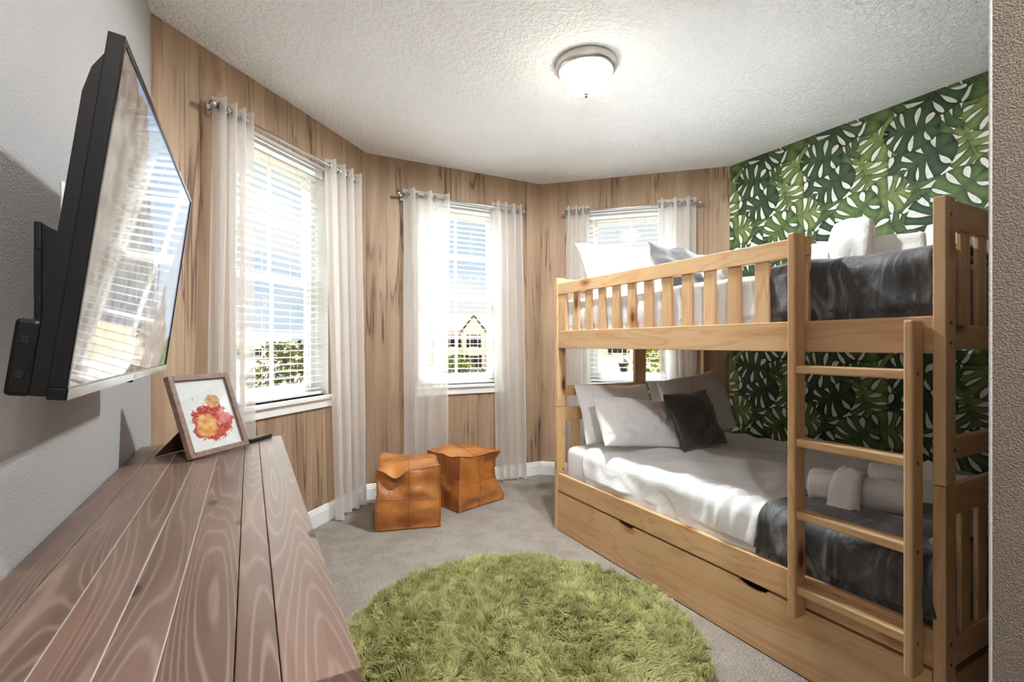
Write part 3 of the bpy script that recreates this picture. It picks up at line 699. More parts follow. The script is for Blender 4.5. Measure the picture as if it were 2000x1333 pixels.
def cushion(name, label, cat, c, rt, up, w, h, t, mat, seed, group=None, pinch=0.07, wr=0.006, pw=2.6):
    rt = Vector(rt).normalized(); up = Vector(up); up = (up - rt * up.dot(rt)).normalized(); nn = rt.cross(up).normalized(); c = Vector(c)
    n = 34; u = np.linspace(-1, 1, n); U, Vv = np.meshgrid(u, u, indexing='ij')
    # denser near the seam
    U = np.sign(U) * (1 - (1 - np.abs(U)) ** 1.35); Vv = np.sign(Vv) * (1 - (1 - np.abs(Vv)) ** 1.35)
    x = w / 2 * U * (1 - pinch * (1 - Vv ** 2)); y = h / 2 * Vv * (1 - pinch * (1 - U ** 2))
    prof = ((1 - np.abs(U) ** pw) * (1 - np.abs(Vv) ** pw)) ** 0.55
    wb = Wob(seed, 12, 0.7, 3.5, 2); q = np.stack([x / max(w, h) * 3, y / max(w, h) * 3], -1)
    g = G(); wz = Wob(seed + 31, 6, 0.4, 1.2, 2)(q)
    for sd in (1, -1):
        fine = np.abs(wb(q + sd * 5.0))
        z = sd * t / 2 * prof * (1 + 0.10 * wz) + sd * wr * (fine - 0.6) * prof ** 0.4
        zc = z + 0.012 * wz * (1 - prof)
        P = np.zeros((n, n, 3))
        for i in range(n):
            for j in range(n): P[i, j] = (c + rt * x[i, j] + up * y[i, j] + nn * zc[i, j])[:]
        g.grid(P if sd > 0 else P[:, ::-1])
    zmin = min(v[2] for v in g.V); o_ = (c.x, c.y, zmin); rest = 0.572 if c.z < 1.2 else 1.524
    me = bpy.data.meshes.new(name); me.from_pydata([(v[0] - o_[0], v[1] - o_[1], v[2] - o_[2]) for v in g.V], [], g.F); me.materials.append(mat)
    bm = bmesh.new(); bm.from_mesh(me); bmesh.ops.remove_doubles(bm, verts=bm.verts, dist=0.0004); bm.to_mesh(me); bm.free()
    me.polygons.foreach_set('use_smooth', [True] * len(me.polygons))
    o = link(name, me, None, (c.x, c.y, rest)); return tag(o, label, cat, group)
GP = 'white pillows on the bunk beds'
cushion('pillow', 'white pillow standing at the front corner of the lower headboard, behind another', 'pillow', (2.19, 2.565, 0.775), (1, -0.02, -0.04), (0, 0.16, 0.40), 0.62, 0.405, 0.15, M['pillow'], 2, GP)
cushion('pillow', 'white pillow mostly hidden behind the big pillow by the leaf wall', 'pillow', (2.84, 2.590, 0.765), (1, 0, 0.0), (0, 0.14, 0.40), 0.62, 0.41, 0.12, M['pillow'], 5, GP)
cushion('pillow', 'frontmost white pillow on the lower bunk, left of the charcoal cushion', 'pillow', (2.135, 2.315, 0.738), (1, -0.07, -0.10), (0, 0.20, 0.36), 0.60, 0.325, 0.17, M['pillow'], 9, GP, 0.06, 0.009)
cushion('pillow', 'large white pillow leaning behind the charcoal cushion on the lower bunk', 'pillow', (2.735, 2.375, 0.785), (1, 0.02, 0.12), (0, 0.17, 0.43), 0.62, 0.435, 0.15, M['pillow'], 12, GP, 0.05)
cushion('cushion', 'charcoal square cushion on the lower bunk', 'cushion', (2.505, 2.190, 0.738), (1, 0.05, 0.02), (0.0, 0.18, 0.36), 0.385, 0.375, 0.13, M['grey'], 15, 'charcoal cushions', 0.05, 0.003)
cushion('pillow', 'white pillow on the upper bunk against the window', 'pillow', (2.225, 2.560, 1.695), (1, 0.0, 0.03), (0, 0.16, 0.33), 0.66, 0.40, 0.18, M['pillow'], 19, GP)
cushion('pillow', 'white pillow on the upper bunk behind the charcoal cushion', 'pillow', (2.80, 2.455, 1.700), (1, 0.0, -0.02), (0, 0.16, 0.33), 0.62, 0.40, 0.16, M['pillow'], 22, GP)
cushion('cushion', 'charcoal square cushion on the upper bunk above the guard rail', 'cushion', (2.30, 2.150, 1.688), (1, -0.12, -0.06), (0.0, 0.20, 0.32), 0.36, 0.36, 0.13, M['grey'], 25, 'charcoal cushions', 0.05, 0.003)

# ---- rolled towels
def towel_roll(label, c, d, length, r, seed, group):
    d = Vector((d[0], d[1], 0)).normalized(); s_ = Vector((-d.y, d.x, 0)); n = 40; c = Vector(c); wb = Wob(seed, 8, 0.8, 2.5, 2); g = G(); rings = []
    prof = [(-0.5, 0.0), (-0.485, 0.16), (-0.502, 0.22), (-0.485, 0.34), (-0.503, 0.42), (-0.487, 0.54), (-0.505, 0.62), (-0.490, 0.72), (-0.508, 0.80), (-0.505, 0.90), (-0.485, 0.98)]
    prof = prof + [(x, 1.0) for x in np.linspace(-0.45, 0.45, 12)] + [(-a, b) for a, b in prof[::-1]]
    for (x, rr) in prof:
        ring = []
        for k in range(n):
            a = 2 * PI * k / n; q = 1 + 0.035 * float(wb(np.array([x * 2.0, math.sin(a)])))
            if rr > 0.9: q += 0.05 * math.exp(-((a - 2.3) / 0.12) ** 2)
            hz = math.sin(a) * r * rr * q; hz = max(hz, -r * 0.86)
            ring.append((c + d * (x * length) + s_ * (math.cos(a) * r * rr * q * 1.06) + Vector((0, 0, hz + r * 0.86)))[:])
        rings.append(ring)
    g.grid(rings, closed_v=True); o = g.put('rolled_towel', M['terry'], None, c, True, c); return tag(o, label, 'towel', group)
def towel_band(label, c, d, width, r, seed, group, spread=1.25, thick=0.02, hz=1.0):
    """small towel folded in a strip and laid over a roll, ends flared on the blanket"""
    d = Vector((d[0], d[1], 0)).normalized(); s_ = Vector((-d.y, d.x, 0)); c = Vector(c); g = G(); wb = Wob(seed, 6, 0.6, 2.0, 2); na, nw = 30, 8; out = []
    for lay in (0, 1):
        P = np.zeros((na, nw, 3)); rr = r + (thick if lay else 0.002)
        for i in range(na):
            t = i / (na - 1) * 2 - 1
            a = t * R(100); fl = 1 + 0.55 * max(0, abs(t) - 0.55)
            x = math.sin(a) * rr * fl; z = r * 0.9 + math.cos(a) * rr * hz
            if abs(t) > 0.7: z = max(0.003 if not lay else 0.004, z * (1 - (abs(t) - 0.7) / 0.3) + 0.003)
            for j in range(nw):
                w_ = j / (nw - 1) - 0.5; wd = width * (1.0 + 0.35 * max(0, -t - 0.1) + 0.2 * max(0, t - 0.3)); q = 0.006 * float(wb(np.array([t * 1.5, w_ * 2])))
                rd = thick * 0.45 * (abs(2 * w_) ** 6) * (-1 if lay else 0)
                P[i, j] = (c + s_ * (x * (1 + rd / rr) + (q if lay else 0)) + d * (w_ * wd + 0.012 * t) + Vector((0, 0, max(0.002, z + rd + (q if lay else 0)))))[:]
        out.append(P)
    A, B = out
    loop = np.concatenate([A, B[:, ::-1]], axis=1)      # closed strip around the cross-section
    g.grid(loop, closed_v=True)
    k0 = 0; m_ = loop.shape[1]; g.F.append(tuple(range(m_))[::-1]); g.F.append(tuple((na - 1) * m_ + q for q in range(m_)))
    o = g.put('hand_towel', M['terry'], None, c, True, c); return tag(o, label, 'towel', group)
ZL, ZU = 0.588, 1.540
GT = 'white towels on the bunk beds'
dl = (0.28, -0.96)
towel_roll('white rolled towel nearest the ladder on the lower bunk throw', (2.155, 1.075, ZL), dl, 0.33, 0.062, 1, GT)
towel_band('small white towel folded over the front towel roll on the lower bunk', (2.128, 1.085, ZL), dl, 0.085, 0.066, 2, GT)
towel_roll('white rolled towel farther back on the lower bunk, towards the leaf wall', (2.500, 1.010, ZL), dl, 0.34, 0.062, 3, GT)
towel_band('small white towel folded over the rear towel roll on the lower bunk', (2.505, 0.985, ZL), dl, 0.085, 0.066, 4, GT)
du = (0.40, -0.92)
towel_roll('long white towel roll on the upper bunk throw, left of the ladder end', (2.415, 1.205, ZU), du, 0.46, 0.088, 5, GT)
towel_band('small white towel folded over the left towel roll on the upper bunk', (2.385, 1.205, ZU), du, 0.135, 0.094, 6, GT, hz=1.45)
towel_roll('white towel roll on the upper bunk beside the end post', (2.790, 0.985, ZU), du, 0.36, 0.088, 7, GT)
towel_band('small white towel folded over the towel roll beside the upper end post', (2.750, 1.010, ZU), du, 0.13, 0.094, 8, GT, hz=1.35)

# ================================================================ DRESSER
DZ, DX1, DY0, DY1 = 0.810, 0.130, 0.657, 2.487
DO = ((LX + DX1) / 2, (DY0 + DY1) / 2, 0.0)
dr = tag(empty('dresser', DO), 'long low dresser with a grey-brown plank top under the television', 'dresser')
ed = [LX + 0.004, -0.325, -0.248, -0.175, -0.105, -0.017, 0.036, DX1]
for i in range(7):
    g = G().box((ed[i] + 0.0006, DY0 + random.uniform(0, 0.002), DZ - 0.032), (ed[i + 1] - 0.0006, DY1 - random.uniform(0, 0.002), DZ + random.uniform(-0.0012, 0.0004)), 0.0016)
    g.put('top_board', M['board'], dr, off=DO)
for i in (2, 3, 4): G().box((ed[i] - 0.0011, DY0 + 0.002, DZ - 0.02), (ed[i] + 0.0011, DY1 - 0.002, DZ - 0.0012)).put('joint_line', plain('pale_joint_line', (0.42, 0.37, 0.33), 0.6), dr, off=DO)  # pale strips stand in for the worn board edges at these joints
G().box((LX + 0.006, DY0 + 0.01, DZ - 0.045), (DX1 - 0.006, DY1 - 0.01, DZ - 0.0325)).put('top_cleat', M['darkwood'], dr, off=DO)
cx0, cx1 = LX + 0.012, DX1 - 0.02
b = G(); b.box((cx0, DY0 + 0.02, 0.08), (cx1 - 0.022, DY0 + 0.045, DZ - 0.045)); b.box((cx0, DY1 - 0.045, 0.08), (cx1 - 0.022, DY1 - 0.02, DZ - 0.045)); b.box((cx0, DY0 + 0.045, 0.08), (cx0 + 0.01, DY1 - 0.045, DZ - 0.045)); b.box((cx0, DY0 + 0.045, 0.08), (cx1 - 0.022, DY1 - 0.045, 0.10))
b.box((cx0, DY0 + 0.045, DZ - 0.06), (cx1 - 0.022, DY1 - 0.045, DZ - 0.045)); b.put('carcass', M['darkwood'], dr, off=DO)
wd = (DY1 - DY0 - 0.04) / 3; hd = (DZ - 0.045 - 0.09) / 3
for i in range(3):
    for j in range(3):
        ya = DY0 + 0.02 + i * wd; za = 0.09 + j * hd
        d_ = G().box((cx1 - 0.021, ya + 0.004, za + 0.004), (cx1, ya + wd - 0.004, za + hd - 0.004), 0.003).put('drawer', M['board'], dr, off=DO)
        for s_ in (0.3, 0.7): G().lathe([(0.0, 0.0), (0.008, 0.0), (0.007, 0.012), (0.016, 0.018), (0.015, 0.026), (0.0, 0.028)], n=12)
        for s_ in (0.3, 0.7):
            k_ = G(); n_ = 12; k_.grid([[(cx1 + z, ya + wd * s_ + r_ * math.cos(2 * PI * q / n_), za + hd / 2 + r_ * math.sin(2 * PI * q / n_)) for q in range(n_)] for r_, z in ((0.007, 0.0), (0.006, 0.012), (0.015, 0.018), (0.014, 0.025), (0.001, 0.027))], closed_v=True); k_.put('knob', M['steel'], d_, off=DO, smooth=True)
for xa in (cx0, cx1 - 0.07):
    for ya in (DY0 + 0.02, DY1 - 0.07): G().box((xa, ya, 0.0), (xa + 0.05, ya + 0.05, 0.08), 0.003).put('foot', M['darkwood'], dr, off=DO)

# ---- picture frame (plain watercolour blot as its print)
def blot_mat():
    m = NT('watercolour_print'); tc = m.n('TexCoord'); v = tc.outputs['Object']; sx = m.n('SeparateXYZ'); m.l(v, sx.inputs[0]); x, z = sx.outputs[0], sx.outputs[2]
    n = m.noise(v, 34, 4, 0.65, 0.5); n2 = m.noise(v, 75, 4, 0.6, 0.8); n3 = m.noise(v, 30, 3)
    def ell(cx, cz, rx, rz, wob):
        a = m.math('POWER', m.math('DIVIDE', m.math('SUBTRACT', x, cx), rx), 2.0); b_ = m.math('POWER', m.math('DIVIDE', m.math('SUBTRACT', z, cz), rz), 2.0)
        return m.math('ADD', m.math('SQRT', m.math('ADD', a, b_)), m.math('MULTIPLY', m.math('SUBTRACT', n, 0.5), wob))
    paper = (0.70, 0.68, 0.665)
    c = m.mix(m.smooth(ell(0.004, 0.122, 0.094, 0.070, 1.3), 1.04, 0.94), paper, m.ramp(n2, [(0.3, (0.22, 0.02, 0.03)), (0.5, (0.46, 0.06, 0.045)), (0.7, (0.60, 0.16, 0.09))]))
    c = m.mix(m.smooth(ell(-0.022, 0.112, 0.046, 0.044, 1.6), 1.05, 0.80), c, m.ramp(n3, [(0.35, (0.62, 0.20, 0.06)), (0.55, (0.70, 0.42, 0.16)), (0.7, (0.74, 0.55, 0.24))]))
    c = m.mix(m.smooth(ell(0.030, 0.205, 0.034, 0.026, 1.0), 1.05, 0.85), c, m.ramp(n2, [(0.3, (0.42, 0.16, 0.08)), (0.6, (0.66, 0.38, 0.20))]))
    vo = m.n('TexVoronoi'); m.l(v, vo.inputs['Vector']); vo.inputs['Scale'].default_value = 62
    spl = m.math('MULTIPLY', m.smooth(vo.outputs['Distance'], 0.30, 0.22), m.math('MULTIPLY', m.smooth(ell(-0.045, 0.19, 0.045, 0.045, 0.4), 1.0, 0.8), m.smooth(n3, 0.5, 0.56)))
    c = m.mix(m.math('MULTIPLY', spl, 0.7), c, (0.52, 0.16, 0.14))
    return m.done(m.bsdf(c, 0.8, 0.2))
u_ = Vector((0.672, 0.741, 0)).normalized(); bk = Vector((-0.741, 0.672, 0)).normalized()
FB = Vector((-0.180, 2.080, DZ + 0.0095)); FW, FH = 0.272, 0.315
fo = FB + u_ * FW / 2
upv = (bk * 0.11 + Vector((0, 0, 0.295))).normalized(); nb = upv.cross(u_) * -1; nb = u_.cross(upv) * -1
pf = tag(empty('picture_frame'), 'grey wooden tabletop frame with a red and orange watercolour print on the dresser', 'picture frame')
Mx = Matrix((u_.to_4d(), nb.to_4d(), upv.to_4d(), (0, 0, 0, 1))).transposed()
for i_ in range(3): Mx[3][i_] = 0
Mx[0][3], Mx[1][3], Mx[2][3] = fo; Mx[3][3] = 1
pf.matrix_world = Mx
mw = 0.021; hw = FW / 2
for a, b_ in (((-hw, 0, 0), (-hw + mw, 0.022, FH)), ((hw - mw, 0, 0), (hw, 0.022, FH)), ((-hw + mw, 0, 0), (hw - mw, 0.022, mw)), ((-hw + mw, 0, FH - mw), (hw - mw, 0.022, FH))):
    G().box(a, b_, 0.002).put('moulding', M['frame'], pf)
mesh('print', [(-hw + mw - 0.002, 0.012, mw - 0.002), (hw - mw + 0.002, 0.012, mw - 0.002), (hw - mw + 0.002, 0.012, FH - mw + 0.002), (-hw + mw - 0.002, 0.012, FH - mw + 0.002)], [(0, 1, 2, 3)], blot_mat(), pf)
G().box((-hw + mw - 0.002, 0.008, mw - 0.002), (hw - mw + 0.002, 0.0095, FH - mw + 0.002)).put('pane', M['pane'], pf)
G().box((-hw + 0.003, 0.0225, 0.003), (hw - 0.003, 0.025, FH - 0.003)).put('backing_board', M['mdf'], pf)
Mi = Mx.inverted(); foot = Vector((-0.262, 2.285, DZ + 0.002)); fu = u_ * 0.05
hp = fo + upv * 0.17 + nb * 0.026
pv = [Mi @ p for p in (hp - fu * 0.6, hp + fu * 0.6, foot + fu * 1.4, foot - fu * 1.4)]; pv2 = [p + Vector((0, 0.003, 0.001)) for p in pv]
G().add([p[:] for p in pv + pv2], [(0, 1, 2, 3), (7, 6, 5, 4), (0, 4, 5, 1), (1, 5, 6, 2), (2, 6, 7, 3), (3, 7, 4, 0)]).put('easel_leg', M['mdf'], pf)

# ---- remote control
rc = tag(empty('remote_control', (0.035, 2.412, DZ + 0.0005), R(-36)), 'slim black remote control at the far end of the dresser', 'remote')
rbox('remote_body', (-0.018, -0.075, 0), (0.018, 0.075, 0.016), 0.005, M['black'], 3, rc)
for i in range(5):
    for j in range(3): G().lathe([(0.0035, 0.0), (0.0035, 0.0012), (0.0, 0.0014)], (-0.009 + 0.009 * j, -0.05 + 0.018 * i, 0.0159), 8).put('button', M['cord'], rc)

# ================================================================ TELEVISION, MOUNT, OUTLET
def screen_mat():
    m = NT('lit_glossy_screen'); tc = m.n('TexCoord'); sx = m.n('SeparateXYZ'); v = tc.outputs['Object']; m.l(v, sx.inputs[0]); y, z = sx.outputs[1], sx.outputs[2]
    n = m.noise(v, 7, 4, 0.6)
    sky = m.ramp(m.math('MULTIPLY_ADD', z, 1.6, 0.5), [(0.1, (0.52, 0.60, 0.72)), (0.9, (0.36, 0.47, 0.66))])
    hill = m.math('SUBTRACT', z, m.math('MULTIPLY_ADD', m.math('SUBTRACT', n, 0.5), 0.5, m.math('MULTIPLY_ADD', y, -0.55, 0.06)))
    c = m.mix(m.smooth(hill, 0.01, -0.01), sky, m.ramp(m.noise(v, 22, 3), [(0.35, (0.20, 0.155, 0.12)), (0.65, (0.42, 0.36, 0.30))]))
    gr = m.math('SUBTRACT', z, m.math('MULTIPLY_ADD', m.math('SUBTRACT', n, 0.5), 0.2, m.math('MULTIPLY_ADD', y, 0.5, -0.42)))
    c = m.mix(m.smooth(gr, 0.01, -0.01), c, (0.09, 0.20, 0.05))
    b = m.bsdf((0.006, 0.006, 0.007), 0.03, 0.5); m.l(c, b.inputs['Emission Color']); b.inputs['Emission Strength'].default_value = 0.32
    return m.done(b)
TVC = (-0.200, 1.417, 1.425); TW, TH = 0.97, 0.555
tv = tag(empty('television', TVC), 'flat black television tilted forward on the grey wall', 'television'); tv.rotation_euler = (0, R(7.3), 0)
bz = 0.010
for a, b_ in (((-0.022, -TW / 2, -TH / 2 + bz * 1.8), (0, -TW / 2 + bz, TH / 2)), ((-0.022, TW / 2 - bz, -TH / 2 + bz * 1.8), (0, TW / 2, TH / 2)), ((-0.022, -TW / 2 + bz, TH / 2 - bz), (0, TW / 2 - bz, TH / 2))):
    G().box(a, b_, 0.0015).put('bezel', M['gloss'], tv)
G().box((-0.022, -TW / 2, -TH / 2), (0.001, TW / 2, -TH / 2 + bz * 1.8), 0.002).put('lower_bezel', M['gloss'], tv)
G().box((0.0012, -TW / 2 + 0.002, -TH / 2 + 0.001), (0.0022, TW / 2 - 0.002, -TH / 2 + bz * 1.7)).put('chrome_strip', M['silver'], tv)
G().box((-0.006, -TW / 2 + bz, -TH / 2 + bz * 1.8), (-0.003, TW / 2 - bz, TH / 2 - bz)).put('screen', screen_mat(), tv)
g = G(); pr = [(-0.0225, -TH / 2 + 0.004), (-0.0225, TH / 2 - 0.035), (-0.034, TH / 2 - 0.060), (-0.040, TH / 2 - 0.10), (-0.041, -TH / 2 + 0.004)]
n_ = len(pr); Vv = [(x, -TW / 2 + 0.003, z) for x, z in pr] + [(x, TW / 2 - 0.003, z) for x, z in pr]
g.add(Vv, [tuple(range(n_)), tuple(range(2 * n_ - 1, n_ - 1, -1))] + [(i, n_ + i, n_ + (i + 1) % n_, (i + 1) % n_) for i in range(n_)]); g.put('back_shell', M['black'], tv)
G().box((-0.070, -TW / 2 + 0.004, -TH / 2 + 0.002), (-0.0412, TW / 2 - 0.12, -0.165), 0.006).put('electronics_box', M['black'], tv)
for z in (-0.195, -0.245): G().box((-0.060, -TW / 2 + 0.0025, z - 0.006), (-0.050, -TW / 2 + 0.0045, z + 0.006), 0.001).put('port', M['steel'], tv)
G().lathe([(0.0, 0.0), (0.008, 0.0), (0.008, 0.006), (0.0, 0.007)], (-0.01, 0.0, -TH / 2 - 0.007), 12).put('sensor', M['gloss'], tv)
G().box((0.0018, -0.02, -TH / 2 + 0.004), (0.0030, 0.02, -TH / 2 + 0.013)).put('logo_strip', M['nickel'], tv)

mt = tag(empty('wall_mount', (LX, 1.43, 1.27)), 'black steel tilting bracket holding the television to the wall', 'wall mount')
mo = (LX, 1.43, 1.27)
G().box((LX + 0.001, 1.365, 1.272), (LX + 0.012, 1.80, 1.330), 0.002).box((LX + 0.001, 1.365, 1.430), (LX + 0.012, 1.80, 1.488), 0.002).box((LX + 0.001, 1.365, 1.33), (LX + 0.012, 1.395, 1.43), 0.0).put('wall_plate', M['steel'], mt, off=mo)
for y in (1.375, 1.72):
    g = G(); pr = [(LX + 0.012, 1.30), (LX + 0.012, 1.485), (LX + 0.040, 1.470), (LX + 0.128, 1.43), (LX + 0.120, 1.38), (LX + 0.040, 1.32)]; n_ = 6
    g.add([(x, y, z) for x, z in pr] + [(x, y + 0.006, z) for x, z in pr], [tuple(range(n_)), tuple(range(2 * n_ - 1, n_ - 1, -1))] + [(i, n_ + i, n_ + (i + 1) % n_, (i + 1) % n_) for i in range(n_)]); g.put('tilt_arm', M['steel'], mt, off=mo)
ol = tag(empty('wall_outlet', (LX, 1.588, 1.50)), 'white outlet plate with a black plug behind the television', 'outlet')
G().box((0.0, -0.058, 0.0), (0.006, 0.058, 0.12), 0.003).put('cover_plate', M['socket'], ol)
G().box((0.006, -0.02, 0.065), (0.008, 0.02, 0.10), 0.001).put('receptacle', M['white'], ol)
G().tube([(0.006, -0.028, 0.062), (0.030, -0.028, 0.062)], 0.011, 10).put('plug', M['black'], ol)
tag(G().tube([(LX + 0.022, 1.56, 1.552), (LX + 0.024, 1.575, 1.535), (LX + 0.03, 1.59, 1.48), (LX + 0.05, 1.62, 1.36), (LX + 0.07, 1.65, 1.27)], 0.004, 6).put('power_cord', M['black'], None, (LX, 1.56, 1.27), off=(LX, 1.56, 1.27)), 'black power cord running down behind the television', 'cord')

# ================================================================ CEILING LIGHT
def lamp_glass():
    m = NT('frosted_lamp_glass'); tr = m.n('BsdfTransparent'); tr.inputs[0].default_value = (1, 0.98, 0.95, 1)
    t = m.n('BsdfTranslucent'); t.inputs[0].default_value = (0.95, 0.80, 0.55, 1); d = m.n('BsdfPrincipled'); d.inputs['Base Color'].default_value = (0.85, 0.75, 0.60, 1); d.inputs['Roughness'].default_value = 0.25
    a = m.n('MixShader'); a.inputs[0].default_value = 0.35; m.l(t.outputs[0], a.inputs[1]); m.l(d.outputs[0], a.inputs[2])
    b = m.n('MixShader'); b.inputs[0].default_value = 0.28; m.l(tr.outputs[0], b.inputs[1]); m.l(a.outputs[0], b.inputs[2])
    return m.done(b)
def emit(name, col, s_):
    m = NT(name); e = m.n('Emission'); e.inputs[0].default_value = col + (1,); e.inputs[1].default_value = s_; return m.done(e)
GLASS = lamp_glass()
def ceiling_light(LC, label, power, col):
    cl = tag(empty('ceiling_light', LC), label, 'ceiling light')
    G().lathe([(0.0, 0.0), (0.166, 0.0), (0.168, -0.006), (0.164, -0.014), (0.166, -0.020), (0.158, -0.030), (0.160, -0.036), (0.148, -0.046), (0.143, -0.050), (0.136, -0.044), (0.130, -0.02), (0.0, -0.012)], n=56).put('rim', M['nickel'], cl, smooth=True)
    G().lathe([(0.139, -0.044), (0.137, -0.062), (0.129, -0.086), (0.113, -0.112), (0.088, -0.136), (0.058, -0.151), (0.028, -0.159), (0.006, -0.161)], n=48).put('glass_bowl', GLASS, cl, smooth=True)
    G().lathe([(0.006, -0.155), (0.013, -0.160), (0.014, -0.166), (0.008, -0.170), (0.010, -0.175), (0.007, -0.181), (0.0, -0.183)], n=18).put('finial', M['brass'], cl, smooth=True)
    em = emit('warm_bulb', col, power)
    for dx, dy in ((-0.062, 0.020), (0.062, -0.020)):
        g = G(); g.lathe([(0.0, -0.014), (0.012, -0.015), (0.016, -0.020), (0.030, -0.030), (0.033, -0.038), (0.026, -0.046), (0.0, -0.050)], (dx, dy, 0), 16); g.put('bulb', em, cl, smooth=True)
ceiling_light((1.598, 2.134, 2.74), 'flush dome ceiling light with nickel rim and lit frosted glass over the room', 2150.0, (0.85, 0.945, 1.0))
ceiling_light((0.30, -0.45, 2.74), 'unseen flush dome ceiling light added for fill in the entry behind the viewer', 1900.0, (0.95, 0.95, 0.97))  # unseen fixture added as frontal fill, inferred from the lit near wall

# ================================================================ LEATHER POUFS
def pouf(label, c, ang, size, hgt, seed, dents, top_taper=0.93):
    e1 = Vector((math.cos(ang), math.sin(ang), 0)); e2 = Vector((-math.sin(ang), math.cos(ang), 0)); c = Vector(c)
    p_ = tag(empty('leather_pouf', c), label, 'pouf', 'tan leather poufs on the carpet')
    wb = Wob(seed, 12, 0.35, 1.3, 3)
    def Fn(p):
        p = np.asarray(p, float); x, y, z = p[..., 0], p[..., 1], p[..., 2]
        bul = 0.05
        X = x * (1 + bul * (1 - y * y) * (1 - 0.5 * z * z)); Y = y * (1 + bul * (1 - x * x) * (1 - 0.5 * z * z)); Z_ = z * (1 + 0.05 * (1 - x * x) * (1 - y * y) * (z > 0))
        tp = 1 - (1 - top_taper) * (z * 0.5 + 0.5) + 0.03 * np.exp(-((z + 0.55) / 0.4) ** 2)
        n_ = wb(p * 1.2); wr = np.abs(n_) ** 1.2 * 0.007
        lx = X * tp * size / 2; ly = Y * tp * size / 2; lz = (Z_ * 0.5 + 0.5) * hgt
        lx = lx - np.sign(x) * (np.abs(x) > 0.99) * wr; ly = ly - np.sign(y) * (np.abs(y) > 0.99) * wr; lz = lz - (z > 0.99) * wr
        for (p0, rad, disp) in dents:
            w = np.exp(-(((p - np.array(p0)) / rad) ** 2).sum(-1)); lx = lx + disp[0] * w; ly = ly + disp[1] * w; lz = lz + disp[2] * w
        lz = np.maximum(lz, 0.002)
        return np.stack([lx * e1.x + ly * e2.x, lx * e1.y + ly * e2.y, lz], -1)
    n = 30; t = np.linspace(-1, 1, n); A, B = np.meshgrid(t, t, indexing='ij'); one = np.ones_like(A); g = G()
    for ax in range(3):
        for s_ in (-1, 1):
            q = [A, B]; q.insert(ax, one * s_); P = Fn(np.stack(q, -1)); flip = (s_ > 0) ^ (ax == 1)
            g.grid(P if flip else P[:, ::-1])
    me = bpy.data.meshes.new('leather_cover'); me.from_pydata(g.V, [], g.F); me.materials.append(M['leather'])
    bm = bmesh.new(); bm.from_mesh(me); bmesh.ops.remove_doubles(bm, verts=bm.verts, dist=0.0005); bm.to_mesh(me); bm.free(); me.polygons.foreach_set('use_smooth', [True] * len(me.polygons))
    link('leather_cover', me, p_)
    tt = np.linspace(-0.995, 0.995, 36); pip = G(); k = 1.004
    for a in (-1, 1):
        for b_ in (-1, 1):
            for ax in range(3):
                if ax != 2 and b_ < 0: continue       # bottom edges rest on the carpet
                q = [np.full_like(tt, a), np.full_like(tt, b_)]
                q.insert(ax, tt); pip.tube([tuple(v) for v in Fn(np.stack(q, -1) * k)], 0.0042, 6)
    pip.put('edge_piping', M['leather'], p_, smooth=True)
    st = G(); zz = np.zeros_like(tt)
    for ax in (0, 1):
        for s_ in (-1, 1):
            q = [tt, zz]; q.insert(ax, np.full_like(tt, s_ * 1.003)); st.tube([tuple(v) for v in Fn(np.stack(q, -1))], 0.0016, 5)
            q = [zz, tt]; q.insert(ax, np.full_like(tt, s_ * 1.003)); st.tube([tuple(v) for v in Fn(np.stack(q, -1))], 0.0016, 5)
    q = np.stack([zz, tt, np.full_like(tt, 1.003)], -1); st.tube([tuple(v) for v in Fn(q)], 0.0016, 5)
    st.put('stitched_seam', M['seam'], p_)
    return p_
pouf('tan leather cube pouf in front, its top folded over the crumpled side', (0.985, 3.375, 0), math.atan2(-0.269, 0.963), 0.425, 0.405, 4,
     [((-0.55, -1, 0.62), (0.38, 0.7, 0.34), (0, 0.060, -0.01)), ((-0.45, -1, 1), (0.30, 0.4, 0.16), (0, -0.022, -0.055)), ((-1, -1, 0.9), (0.2, 0.3, 0.5), (-0.012, 0.02, 0)), ((-1, -0.35, 0.5), (0.6, 0.35, 0.4), (0.055, 0, 0)), ((1, -1, 1), (0.3, 0.3, 0.3), (0.008, -0.006, 0.012)), ((-1, 1, 1), (0.5, 0.5, 0.4), (0, 0, 0.03)), ((0.1, -1, 0.25), (0.5, 0.6, 0.16), (0, -0.012, 0)), ((0, -1, -0.9), (0.8, 0.5, 0.2), (0, 0.02, 0))])
pouf('tan leather cube pouf behind, one corner turned forward with an overhanging top', (1.470, 3.565, 0), math.atan2(0.317, 0.95), 0.410, 0.395, 9,
     [((1, -1, 1), (0.45, 0.6, 0.25), (0.035, -0.012, -0.005)), ((0.6, -1, 0.55), (0.5, 0.7, 0.30), (0, 0.035, 0)), ((1, -0.8, 0.45), (0.5, 0.6, 0.3), (-0.022, 0.0, 0)), ((1, -1, -0.85), (0.45, 0.5, 0.35), (0.045, -0.01, 0)), ((-0.2, 0.6, 1), (0.6, 0.6, 0.4), (0, 0, 0.045)), ((-1, -1, 0.9), (0.3, 0.4, 0.3), (0.0, -0.012, 0.015)), ((-1, 0, 0.3), (0.6, 0.6, 0.6), (0.04, 0, 0)), ((0.2, -1, -0.8), (0.8, 0.5, 0.2), (0, 0.02, 0))])

